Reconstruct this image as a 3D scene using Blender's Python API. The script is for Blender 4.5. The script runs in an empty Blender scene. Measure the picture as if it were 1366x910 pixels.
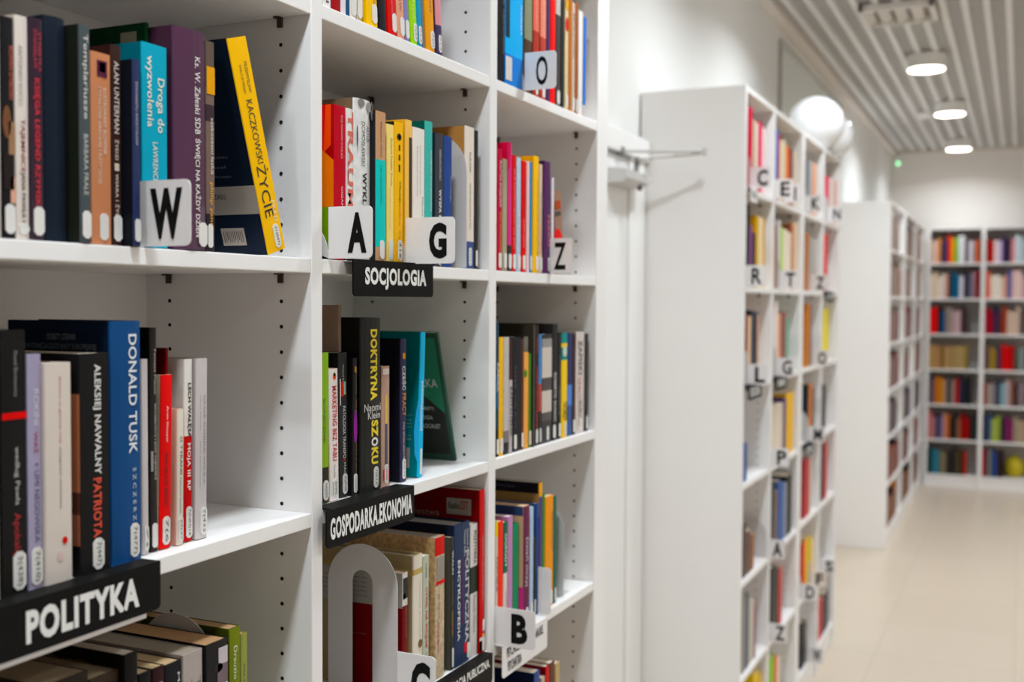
import bpy, bmesh, math, random
from mathutils import Vector, Matrix
random.seed(7)
C = bpy.context.scene.collection
PI = math.pi
# ------------------------------------------------------------------ camera frame (photo is 1366 x 910)
W, H = 1366.0, 910.0
F, YAW, PITCH, ROLL = 1470.2, 0.4330, -0.0352, 0.0051
ZC = 1.654                                   # camera height above the floor
FW = Vector((math.cos(PITCH)*math.cos(YAW), math.cos(PITCH)*math.sin(YAW), math.sin(PITCH)))
_r = Vector((math.sin(YAW), -math.cos(YAW), 0)); _u = _r.cross(FW)
RT = _r*math.cos(ROLL) + _u*math.sin(ROLL); UP = _u*math.cos(ROLL) - _r*math.sin(ROLL)
EYE = Vector((0, 0, ZC))
def proj(p):
    v = Vector(p) - EYE; z = v.dot(FW)
    return W/2 + F*v.dot(RT)/z, H/2 - F*v.dot(UP)/z
def ray(px, py): return FW + RT*((px-W/2)/F) - UP*((py-H/2)/F)
def onY(px, py, y): d = ray(px, py); return EYE + d*(y/d.y)
def onX(px, py, x): d = ray(px, py); return EYE + d*(x/d.x)
def onZ(px, py, z): d = ray(px, py); return EYE + d*((z-ZC)/d.z)
def xat(px, y, z):
    x = onY(px, 455, y).x
    for _ in range(4): x = onY(px, proj((x, y, z))[1], y).x
    return x
# ------------------------------------------------------------------ materials
def lin(c):
    if isinstance(c, str):
        c = c.lstrip('#'); c = [int(c[i:i+2], 16)/255 for i in (0, 2, 4)]
    return tuple((x/12.92 if x <= .04045 else ((x+.055)/1.055)**2.4) for x in c)
MATS = {}
def mat(c, rough=.45, var=.06, scale=30, metal=0., gain=1., spec=.4, bump=0.):
    key = (c, rough, var, scale, metal, gain, spec, bump)
    if key in MATS: return MATS[key]
    m = bpy.data.materials.new('paint_' + (c if isinstance(c, str) else 'mix')); m.use_nodes = True
    nt = m.node_tree; b = nt.nodes['Principled BSDF']
    col = [min(.95, x*gain) for x in lin(c)]
    tc = nt.nodes.new('ShaderNodeTexCoord'); n = nt.nodes.new('ShaderNodeTexNoise')
    n.inputs['Scale'].default_value = scale; n.inputs['Detail'].default_value = 3
    nt.links.new(tc.outputs['Object'], n.inputs['Vector'])
    mx = nt.nodes.new('ShaderNodeMix'); mx.data_type = 'RGBA'
    mx.inputs[6].default_value = (*[x*(1-var) for x in col], 1); mx.inputs[7].default_value = (*[min(.95, x*(1+var)) for x in col], 1)
    nt.links.new(n.outputs['Fac'], mx.inputs[0]); nt.links.new(mx.outputs[2], b.inputs['Base Color'])
    b.inputs['Roughness'].default_value = rough; b.inputs['Metallic'].default_value = metal
    b.inputs['Specular IOR Level'].default_value = spec
    if bump:
        bp = nt.nodes.new('ShaderNodeBump'); bp.inputs['Strength'].default_value = bump; bp.inputs['Distance'].default_value = .002
        nt.links.new(n.outputs['Fac'], bp.inputs['Height']); nt.links.new(bp.outputs['Normal'], b.inputs['Normal'])
    MATS[key] = m; return m
def emit(c, s):
    m = bpy.data.materials.new('lamp_glow'); m.use_nodes = True; nt = m.node_tree
    nt.nodes.remove(nt.nodes['Principled BSDF']); e = nt.nodes.new('ShaderNodeEmission')
    e.inputs[0].default_value = (*lin(c), 1); e.inputs[1].default_value = s
    nt.links.new(e.outputs[0], nt.nodes['Material Output'].inputs[0]); return m
def page_mat(c):
    key = ('pages', c)
    if key in MATS: return MATS[key]
    m = bpy.data.materials.new('page_edges'); m.use_nodes = True; nt = m.node_tree; b = nt.nodes['Principled BSDF']
    tc = nt.nodes.new('ShaderNodeTexCoord'); mp = nt.nodes.new('ShaderNodeMapping'); mp.inputs['Scale'].default_value = (900, 6, 6)
    n = nt.nodes.new('ShaderNodeTexNoise'); n.inputs['Scale'].default_value = 1; n.inputs['Detail'].default_value = 2
    nt.links.new(tc.outputs['Object'], mp.inputs[0]); nt.links.new(mp.outputs[0], n.inputs['Vector'])
    col = lin(c); mx = nt.nodes.new('ShaderNodeMix'); mx.data_type = 'RGBA'
    mx.inputs[6].default_value = (*[x*.8 for x in col], 1); mx.inputs[7].default_value = (*[min(.95, x*1.1) for x in col], 1)
    nt.links.new(n.outputs['Fac'], mx.inputs[0]); nt.links.new(mx.outputs[2], b.inputs['Base Color'])
    b.inputs['Roughness'].default_value = .8; MATS[key] = m; return m
WHITE = mat('efebe8', .35, .015, 8, spec=.35)
EDGE = mat('f1edea', .3, .015, 8, spec=.4)
WALLW = mat('e6e4e0', .7, .012, 3)
HOLE = mat('1c130e', .9, .05)
PIN = mat('4a3a30', .4, .08, metal=.5)
SIGNB = mat('141312', .5, .05, 40, spec=.07)
SIGNW = mat('e6e1df', .35, .015, 20)
PLATE = mat('c9c4c1', .4, .02, 20)
LETB = mat('131212', .5, .05, spec=.1)
LETW = mat('e9e6e2', .5, .02)
# ------------------------------------------------------------------ mesh helpers
def box(bm, x0, x1, y0, y1, z0, z1, mi=0, bev=0.):
    vs = [bm.verts.new(p) for p in ((x0,y0,z0),(x1,y0,z0),(x1,y1,z0),(x0,y1,z0),(x0,y0,z1),(x1,y0,z1),(x1,y1,z1),(x0,y1,z1))]
    fs = [bm.faces.new([vs[i] for i in q]) for q in ((0,3,2,1),(4,5,6,7),(0,1,5,4),(1,2,6,5),(2,3,7,6),(3,0,4,7))]
    for f in fs: f.material_index = mi
    if bev:
        es = list({e for f in fs for e in f.edges})
        r = bmesh.ops.bevel(bm, geom=es, offset=bev, segments=2, affect='EDGES', profile=.6)
        for f in r['faces']: f.material_index = mi
    return vs
def prism(bm, pts, axis, a0, a1, mi=0):
    """closed outline in two axes, extruded along the third: axis 'x' takes (y,z), 'y' takes (x,z), 'z' takes (x,y)"""
    def P(p, a): return {'x': (a, p[0], p[1]), 'y': (p[0], a, p[1]), 'z': (p[0], p[1], a)}[axis]
    A = [bm.verts.new(P(p, a0)) for p in pts]; B = [bm.verts.new(P(p, a1)) for p in pts]
    fs = [bm.faces.new(A), bm.faces.new(B[::-1])]
    n = len(pts)
    for i in range(n): fs.append(bm.faces.new((A[i], B[i], B[(i+1) % n], A[(i+1) % n])))
    for f in fs: f.material_index = mi
    return fs
def tube(bm, p0, p1, r, n=12, mi=0, r1=None):
    p0, p1 = Vector(p0), Vector(p1); d = (p1-p0); q = d.to_track_quat('Z', 'Y'); r1 = r if r1 is None else r1
    A = [bm.verts.new(p0 + q @ Vector((r*math.cos(2*PI*i/n), r*math.sin(2*PI*i/n), 0))) for i in range(n)]
    B = [bm.verts.new(p1 + q @ Vector((r1*math.cos(2*PI*i/n), r1*math.sin(2*PI*i/n), 0))) for i in range(n)]
    fs = [bm.faces.new(A[::-1]), bm.faces.new(B)]
    for i in range(n): fs.append(bm.faces.new((A[i], A[(i+1) % n], B[(i+1) % n], B[i])))
    for f in fs: f.material_index = mi
    return fs
def rrect(a0, a1, b0, b1, r, corners=(1,1,1,1), n=5):
    out = []
    for k, (ca, cb, s) in enumerate(((a0,b0,PI), (a1,b0,1.5*PI), (a1,b1,0), (a0,b1,.5*PI))):
        if not corners[k]: out.append((ca, cb)); continue
        cx = ca + (r if k in (0,3) else -r); cy = cb + (r if k in (0,1) else -r)
        for i in range(n+1):
            t = s + .5*PI*i/n; out.append((cx + r*math.cos(t), cy + r*math.sin(t)))
    return out
def obj(name, bm, mats, parent=None, smooth=False, fix=True):
    if fix: bmesh.ops.recalc_face_normals(bm, faces=bm.faces[:])
    me = bpy.data.meshes.new(name); bm.to_mesh(me); bm.free()
    for m in (mats if isinstance(mats, (list, tuple)) else [mats]): me.materials.append(m)
    if smooth:
        for p in me.polygons: p.use_smooth = True
    o = bpy.data.objects.new(name, me); C.objects.link(o)
    if parent: o.parent = parent
    return o
def tag(o, label, cat, group=None):
    o['label'] = label; o['category'] = cat
    if group: o['group'] = group
    return o
def thing(name, loc, label, cat, group=None, roty=0.):
    o = bpy.data.objects.new(name, None); o.empty_display_size = .05; C.objects.link(o)
    o.location = loc; o.rotation_euler = (0, roty, 0); return tag(o, label, cat, group)
def struct(name, bm, mats, parent=None):
    o = obj(name, bm, mats, parent)
    if parent is None: o['kind'] = 'structure'
    return o
# ------------------------------------------------------------------ lettering (built-in font turned into flat mesh)
TXT = {}
def glyphs(s, bold):
    k = (s, bold)
    if k not in TXT:
        cu = bpy.data.curves.new('lettering', 'FONT'); cu.body = s; cu.resolution_u = 3; cu.offset = bold; cu.fill_mode = 'BOTH'
        cu.space_character = 1.0 + bold*2.5
        o = bpy.data.objects.new('lettering', cu); me = bpy.data.meshes.new_from_object(o)
        vs = [tuple(v.co) for v in me.vertices]; fs = [tuple(p.vertices) for p in me.polygons]
        bpy.data.objects.remove(o); bpy.data.meshes.remove(me); bpy.data.curves.remove(cu)
        x0 = min(v[0] for v in vs); x1 = max(v[0] for v in vs); y0 = min(v[1] for v in vs); y1 = max(v[1] for v in vs)
        TXT[k] = ([((v[0]-x0)/(x1-x0), (v[1]-y0)/(y1-y0)) for v in vs], fs)
    return TXT[k]
def lettering(name, s, fn, m, parent, bold=.01):
    vs, fs = glyphs(s, bold)
    me = bpy.data.meshes.new(name); me.from_pydata([fn(u, v) for u, v in vs], [], fs); me.materials.append(m)
    o = bpy.data.objects.new(name, me); C.objects.link(o); o.parent = parent; return o
# ------------------------------------------------------------------ the room
FACE = .80                                   # shelf fronts on the left of the aisle
PITCHZ = .318
def s_under(k): return ZC + .353 - PITCHZ*k  # underside of shelf k; k=-1 is the top panel
def s_top(k): return s_under(k) + .018
YW = 1.15; XB = 11.0; ZCEIL = ZC + 1.43
def floor_mat():
    m = bpy.data.materials.new('beige_vinyl'); m.use_nodes = True; nt = m.node_tree; b = nt.nodes['Principled BSDF']
    tc = nt.nodes.new('ShaderNodeTexCoord'); br = nt.nodes.new('ShaderNodeTexBrick')
    br.offset = 0; br.inputs['Scale'].default_value = 1; br.inputs['Brick Width'].default_value = .6; br.inputs['Row Height'].default_value = .6
    br.inputs['Mortar Size'].default_value = .004
    br.inputs['Color1'].default_value = (*lin('c9b8a4'), 1); br.inputs['Color2'].default_value = (*lin('ccbba7'), 1); br.inputs['Mortar'].default_value = (*lin('bfae99'), 1)
    n = nt.nodes.new('ShaderNodeTexNoise'); n.inputs['Scale'].default_value = 2.5; n.inputs['Detail'].default_value = 5
    mx = nt.nodes.new('ShaderNodeMix'); mx.data_type = 'RGBA'; mx.blend_type = 'MULTIPLY'; mx.inputs[0].default_value = .25
    cr = nt.nodes.new('ShaderNodeValToRGB'); cr.color_ramp.elements[0].color = (.82,.8,.78,1); cr.color_ramp.elements[1].color = (1,1,1,1)
    nt.links.new(tc.outputs['Object'], br.inputs['Vector']); nt.links.new(tc.outputs['Object'], n.inputs['Vector'])
    nt.links.new(n.outputs['Fac'], cr.inputs[0]); nt.links.new(br.outputs['Color'], mx.inputs[6]); nt.links.new(cr.outputs[0], mx.inputs[7])
    nt.links.new(mx.outputs[2], b.inputs['Base Color']); b.inputs['Roughness'].default_value = .32; return m
YR, XK = -3.4, -3.2
bm = bmesh.new(); box(bm, XK-.1, XB+.1, YR-.1, YW+.1, -.1, 0); struct('floor', bm, floor_mat())
bm = bmesh.new(); box(bm, XK-.1, XB+.1, YW, YW+.1, 0, ZCEIL+.12); struct('wall_left', bm, WALLW)
bm = bmesh.new(); box(bm, XB, XB+.1, YR-.1, YW, 0, ZCEIL+.12); struct('wall_back', bm, mat('e6dfd8', .7, .012, 3))
bm = bmesh.new(); box(bm, XK-.1, XB, YR-.1, YR, 0, ZCEIL+.12); struct('wall_right', bm, WALLW)
bm = bmesh.new(); box(bm, XK-.1, XK, YR, YW, 0, ZCEIL+.12); struct('wall_front', bm, WALLW)
# slatted metal ceiling: long blades along the aisle over a ribbed grey deck
CE_L, CE_D = mat('dcd9d6', .5, .02, 10), mat('bab7b3', .6, .03, 20)
bm = bmesh.new(); box(bm, XK, XB, YR, YW, ZCEIL+.022, ZCEIL+.1)
y = 1.045
while y > YR:
    box(bm, XK, XB, y-.015, y+.015, ZCEIL, ZCEIL+.021, 1); y -= .096
x = XK + .05
while x < XB: box(bm, x, x+.016, YR, 1.07, ZCEIL+.011, ZCEIL+.022, 2); x += .06
struct('ceiling', bm, [CE_D, CE_L, mat('c6c3bf', .6, .02, 20)])
bm = bmesh.new(); box(bm, XK, XB, 1.088, YW, ZCEIL-.03, ZCEIL+.05, 0, .004); struct('trim_1', bm, mat('d8cfc6', .6, .02))
bm = bmesh.new(); box(bm, XB-.05, XB, YR, YW-.065, ZCEIL-.02, ZCEIL+.05, 0, .004); struct('trim_2', bm, mat('cfc5ba', .6, .02))
# door in the recess between the near bookcase and the next one
bm = bmesh.new(); box(bm, 2.42, 3.30, 1.128, 1.149, .005, 2.105, 0, .003); 
dr = struct('door_1', bm, mat('ebe9e6', .4, .012, 5))
bm = bmesh.new(); box(bm, 2.34, 2.41, 1.11, 1.149, 0, 2.18, 0, .004); box(bm, 3.308, 3.468, 1.124, 1.149, 0, 2.18, 0, .004); box(bm, 2.34, 3.468, 1.11, 1.149, 2.112, 2.18, 0, .004)
struct('door_frame', bm, mat('efedea', .45, .012, 5), dr)
# glazed panel high in the left wall
bm = bmesh.new()
wx0, wx1, wz0, wz1 = 5.73, 7.72, ZC+.72, ZC+1.315
box(bm, wx0, wx1, YW-.012, YW-.004, wz0, wz1)
wn = struct('window_1', bm, mat('dce0d8', .12, .02, 4, spec=.5))
bm = bmesh.new()
for a in ((wx0-.03, wx0, wz0-.03, wz1+.03), (wx1, wx1+.03, wz0-.03, wz1+.03), (wx0, wx1, wz1, wz1+.03), (wx0, wx1, wz0-.03, wz0)):
    box(bm, a[0], a[1], YW-.02, YW-.001, a[2], a[3], 0, .002)
struct('window_frame', bm, mat('b9b7b2', .4, .02), wn)
# ------------------------------------------------------------------ bookcases
def hole_discs(bm, x, sgn, ys, z0, z1, skip=()):
    z = ZC + .0956 - .032*60
    while z < z1:
        if z > z0 and all(abs(z-s) > .017 for s in skip):
            for y in ys:
                tube(bm, (x, y, z), (x + sgn*.0004, y, z), .0026, 8, 1)
        z += .032
def bookcase(name, label, panels, xr_axis=True, y0=FACE, depth=.275, ks=range(0, 7), group=None):
    """panels: list of (x0, x1) uprights from near to far along the aisle"""
    t = thing(name, (panels[0][0], y0, 0), label, 'bookcase', group)
    ox, oy = panels[0][0], y0
    for i, (a, b) in enumerate(panels):
        bm = bmesh.new(); box(bm, a-ox, b-ox, 0, depth, 0, s_top(-1), 0, .0016)
        zs = [s_under(k)-.006 for k in ks]
        ys = (.046, .227)
        if i > 0: hole_discs(bm, a-ox, -1, ys, .2, s_under(-1)-.02, zs)
        if i < len(panels)-1: hole_discs(bm, b-ox, 1, ys, .2, s_under(-1)-.02, zs)
        obj('side_panel' if i in (0, len(panels)-1) else 'divider', bm, [WHITE, HOLE], t)
        # metal shelf pins on the faces of this upright
        for k in ks:
            if k == ks[-1]: continue
            for yy in ys:
                for (xx, sg, ok) in ((a-ox, -1, i > 0), (b-ox, 1, i < len(panels)-1)):
                    if not ok: continue
                    if sg > 0 and panels[0][0] > 2: continue
                    if a > 2.5 and k > 2: continue
                    bm = bmesh.new(); z = s_under(k)
                    box(bm, min(xx, xx+sg*.004), max(xx, xx+sg*.004), yy-.0035, yy+.0035, z-.0125, z-.0003, 0, .0006)
                    box(bm, min(xx, xx+sg*.011), max(xx, xx+sg*.011), yy-.004, yy+.004, z-.0022, z-.0003, 0, .0004)
                    obj('shelf_pin', bm, PIN, t)
    bm = bmesh.new(); box(bm, panels[0][1]-ox, panels[-1][0]-ox, depth-.008, depth, .1, s_under(-1)); obj('back_panel', bm, mat('ebe6e1', .5, .015, 8), t)
    for (a, b), (c, d) in zip(panels, panels[1:]):
        for k in ks:
            bm = bmesh.new(); box(bm, b-ox+.0003, c-ox-.0003, .001, depth-.0085, s_under(k), s_top(k), 0, .0012); obj('shelf', bm, EDGE, t)
        bm = bmesh.new(); box(bm, b-ox+.0003, c-ox-.0003, .001, depth-.0085, s_under(-1), s_top(-1)-.0003, 0, .0012); obj('top_panel', bm, EDGE, t)
        bm = bmesh.new(); box(bm, b-ox+.0003, c-ox-.0003, .012, .03, 0, s_under(ks[-1])-.0005, 0, .001); obj('plinth', bm, WHITE, t)
    return t
NEAR_P = [(.640, .664), (1.138, 1.161), (1.641, 1.667), (2.145, 2.208)]
bookcase('bookcase', 'tall white open bookcase nearest the viewer, with POLITYKA and SOCJOLOGIA signs', NEAR_P, ks=range(0, 7))
MID_P = [(3.475, 3.50), (3.915, 3.94), (4.455, 4.53), (4.985, 5.01), (5.445, 5.47)]
bookcase('bookcase', 'white bookcase past the door with balloons on its top', MID_P, depth=.345, ks=range(0, 7))
FAR_P = [(7.74, 7.765), (8.70, 8.76), (9.64, 9.70), (10.55, 10.575)]
bookcase('bookcase', 'white bookcase along the left wall before the back corner', FAR_P, depth=.345, ks=range(0, 7))
# bookcase across the end of the aisle, facing the viewer
XF = 10.65
BACK_P = [(.79, .76), (.335, .30), (-.14, -.175), (-.62, -.65)]
t = thing('bookcase', (XF, .79, 0), 'wide white bookcase across the far end of the aisle', 'bookcase')
for a, b in BACK_P:
    bm = bmesh.new(); box(bm, 0, .34, b-.79, a-.79, 0, s_top(-1), 0, .0016); obj('side_panel' if a in (.79, -.62) else 'divider', bm, WHITE, t)
bm = bmesh.new(); box(bm, .332, .34, -.62-.79, .76-.79, .1, s_under(-1)); obj('back_panel', bm, mat('ebe6e1', .5, .015, 8), t)
for (a, b), (c, d) in zip(BACK_P, BACK_P[1:]):
    for k in range(0, 7):
        bm = bmesh.new(); box(bm, .001, .331, c-.79+.0003, b-.79-.0003, s_under(k), s_top(k), 0, .0012); obj('shelf', bm, EDGE, t)
    bm = bmesh.new(); box(bm, .001, .331, c-.79+.0003, b-.79-.0003, s_under(-1), s_top(-1)-.0003, 0, .0012); obj('top_panel', bm, EDGE, t)
    bm = bmesh.new(); box(bm, .012, .03, c-.79+.0003, b-.79-.0003, 0, s_under(6)-.0005); obj('plinth', bm, WHITE, t)
# ------------------------------------------------------------------ books
N_BOOKS = 0
ORD = 'first second third fourth fifth sixth seventh eighth ninth tenth eleventh twelfth thirteenth fourteenth fifteenth sixteenth seventeenth eighteenth nineteenth twentieth'.split()
GAIN = 1.12
def cover_bm(x0, x1, h, d, tb, bulge, bands, round_r):
    """U-shaped cover (left board, spine, right board) as one closed shell; spine faces slot 0, boards slot 1, bands slot 2+"""
    bm = bmesh.new(); w = x1 - x0
    n = 4; out = [(x0, d), (x0, round_r)]
    for i in range(n+1):
        u = i/n; out.append((x0 + round_r*.35 + (w-.7*round_r)*u, -bulge*math.sin(PI*u)))
    out += [(x1, round_r), (x1, d)]
    inn = [(x1-tb, d), (x1-tb, tb+.001), (x0+tb, tb+.001), (x0+tb, d)]
    ring = out + inn
    zs = sorted({0., h} | {h*f for b in bands for f in b[:2]})
    L = [[bm.verts.new((p[0], p[1], z)) for p in ring] for z in zs]
    nr, no = len(ring), len(out)
    for j in range(len(zs)-1):
        zm = (zs[j]+zs[j+1])/2/h; bi = None; full = False
        for q, b in enumerate(bands):
            if b[0] <= zm <= b[1]: bi = q; full = len(b) > 3 and b[3]
        for i in range(nr):
            f = bm.faces.new((L[j][i], L[j+1][i], L[j+1][(i+1) % nr], L[j][(i+1) % nr]))
            spine = 1 <= i <= no-3
            f.material_index = 1 if not spine else 0
            if bi is not None and (spine or full): f.material_index = 2 + bi
    # caps at top and bottom: boards + spine strip
    for lv in (L[0], L[-1]):
        a = lv
        quads = [(a[0], a[1], a[nr-2], a[nr-1])]
        mid = [a[i] for i in range(1, no-1)] + [a[no+1], a[no+2]]
        quads.append(tuple(mid)); quads.append((a[no-2], a[no-1], a[no], a[no+1]))
        for q in quads:
            f = bm.faces.new(q); f.material_index = 1
    return bm
def sat(c, k=1.28):
    v = lin(c); l = .3*v[0] + .59*v[1] + .11*v[2]; v = [max(0., min(1., l + (x-l)*k)) for x in v]
    v = [(12.92*x if x <= .0031308 else 1.055*x**(1/2.4)-.055) for x in v]
    return '%02x%02x%02x' % tuple(round(x*255) for x in v)
def bmat(c, rough, var, scale, g): return mat(sat(c), rough, var, scale, gain=g, spec=.5 if rough < .25 else .09)
def make_book(x0, x1, y, z, h, d, spec, label, group, parts=True):
    global N_BOOKS; N_BOOKS += 1
    w = x1 - x0; tilt = spec.get('tilt', 0.)
    hc = spec.get('hc', 0); tb = min(.0022 if hc else .0009, w*.2); bulge = spec.get('bulge', .0006); rr = min(.0012 if not hc else .002, w*.2)
    sc = spec.get('s', spec['c']); rough = spec.get('rough', .42); var = spec.get('var', .05); sc_ = spec.get('scale', 30)
    g = spec.get('gain', GAIN)
    ms = [bmat(sc, rough, var, sc_, g), bmat(spec['c'], rough, var, sc_, g)] + [bmat(b[2], rough, .05, 30, g) for b in spec.get('bands', ())]
    if tilt > 0: lx0, lx1, px = -w, 0., x1
    elif tilt < 0: lx0, lx1, px = 0., w, x0
    else: lx0, lx1, px = -w/2, w/2, (x0+x1)/2
    t = thing('book', (px, y, z), label, 'book', group, math.radians(tilt))
    obj('cover', cover_bm(lx0, lx1, h, d, tb, bulge, spec.get('bands', ()), rr), ms, t)
    ov = .003 if hc else .0003
    bm = bmesh.new(); box(bm, lx0+tb+.0002, lx1-tb-.0002, tb+.0015, d-ov-.001, ov, h-ov-(.0004 if not hc else .001)); obj('page_block', bm, page_mat(spec.get('p', 'd8c9b4')), t)
    if not parts: return t
    cx = (lx0+lx1)/2; yo = -bulge - .0003
    for T in spec.get('T', ()):
        s, a, b, ac, hf, col = T[:6]; bold = T[6] if len(T) > 6 else .012
        zt, zb = h*(1-a), h*(1-b); xc = cx + ac*w; hh = hf*w
        lettering('title_lettering', s, (lambda u, v, zt=zt, zb=zb, xc=xc, hh=hh: (xc + (v-.5)*hh, yo, zt + (zb-zt)*u)), mat(col, .5, .03), t, bold)
    for U in spec.get('U', ()):              # lettering that reads upwards or across the spine: (text, top, bottom, x0, x1, colour)
        s, a, b, u0, u1, col = U[:6]; bold = U[6] if len(U) > 6 else .01
        lettering('title_lettering', s, (lambda u, v, a=a, b=b, u0=u0, u1=u1: (lx0 + w*(u0+(u1-u0)*u), yo, h*(1-b) + h*(b-a)*v)), mat(col, .5, .03), t, bold)
    for P in spec.get('P', ()):
        kind, a, b, u0, u1, col = P
        bm = bmesh.new()
        if kind == 'r': pts = [(lx0+w*u0, h*(1-b)), (lx0+w*u1, h*(1-b)), (lx0+w*u1, h*(1-a)), (lx0+w*u0, h*(1-a))]
        else: pts = [(lx0+w*(u0+u1)/2 + w*(u1-u0)/2*math.cos(q*PI/8), h*(1-(a+b)/2) + h*(b-a)/2*math.sin(q*PI/8)) for q in range(16)]
        prism(bm, pts, 'y', yo+.0002, yo-.0001 + bulge*.0); obj('spine_picture', bm, bmat(col, .45, .15, 60, g), t)
    for fi, Fc in enumerate(spec.get('F', ())):             # lettering or patches on the left-hand cover: depth from the spine u0<u1
        s, u0, u1, a, b, col = Fc[:6]; bold = Fc[6] if len(Fc) > 6 else .008
        xf = lx0 - .0003 - .00012*fi
        if s is None:
            bm = bmesh.new(); prism(bm, [(u0, h*(1-b)), (u1, h*(1-b)), (u1, h*(1-a)), (u0, h*(1-a))], 'x', xf+.0001, xf); obj('cover_picture', bm, bmat(col, .45, .05, 30, g), t)
        elif s == '#poly':
            bm = bmesh.new(); prism(bm, [(p[0], h*(1-p[1])) for p in u0], 'x', xf+.0001, xf); obj('cover_picture', bm, bmat(col, .45, .05, 30, g), t)
        else:
            lettering('cover_lettering', s, (lambda u, v, u0=u0, u1=u1, a=a, b=b: (xf-.0002, u1+(u0-u1)*u, h*(1-b)+h*(b-a)*v)), mat(col, .5, .03), t, bold)
    if spec.get('lab', 1):
        lw = min(spec.get('lw', .011), w*.8); lh = spec.get('lh', .03)*.86; lo = spec.get('lo', .004); lc = cx + spec.get('lx', .08)*w
        if lc + lw/2 > lx1 - .0006: lc = lx1 - .0006 - lw/2
        k = lw*.3
        pts = [(lc-lw/2+k, lo), (lc+lw/2-k, lo), (lc+lw/2, lo+k), (lc+lw/2, lo+lh-k), (lc+lw/2-k, lo+lh), (lc-lw/2+k, lo+lh), (lc-lw/2, lo+lh-k), (lc-lw/2, lo+k)]
        bm = bmesh.new(); prism(bm, pts, 'y', yo+.0002, yo-.0004); so = obj('spine_label', bm, mat('dedad4', .55, .02), t)
        lt = spec.get('lt')
        if lt: lettering('label_lettering', lt, (lambda u, v: (lc + (v-.5)*lw*.5, yo-.0006, lo+lh-k*.9 - (lh-k*1.8)*u)), mat('5a544e', .6, .02), so, .0)
    return t
PLATES = {0: [1.7807], 1: [.8526, 1.175, 1.370, 1.5605, 1.905], 3: [.9835, 1.348, 1.672, 1.879, 2.005]}
def clear(x0, x1, k, plates=PLATES):
    for X in plates.get(k, ()):
        if x0 - .0012 < X < x1 + .0012:
            if X - x0 > x1 - X: x1 = X - .0013
            else: x0 = X + .0013
    return x0, x1
def row(loc, k, books, sb=.01, ref='bot', d=.15, group=None, lim=None):
    z = s_top(k) + .001; prev = lim if lim else -9
    n = 0
    for sp in books:
        y = FACE + sp.get('sb', sb); zr = z + (.2 if ref == 'top' else .01)
        x0 = xat(sp['l'], y, zr) + .0004; x1 = xat(sp['r'], y, zr) - .0004
        x0 = max(x0, prev); x1 = max(x1, x0+.005)
        if 'X' in sp: x0, x1 = sp['X']
        x0, x1 = clear(x0, x1, k)
        h = sp.get('h') or (onY((sp['l']+sp['r'])/2 + sp.get('dt', 0), sp['t'], y).z - z)
        if sp.get('tilt'): h = h/math.cos(math.radians(sp['tilt']))
        prev = x1 + .0006
        lab = f"{sp['D']}, {ORD[n]} from left on {loc}"
        n += 1
        make_book(x0, x1, y, z, h, sp.get('d', d), sp, lab, group or ('books on ' + loc))
    return prev
B = lambda l, r, t, c, D, **k: dict(l=l, r=r, t=t, c=c, D=D, **k)
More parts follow.
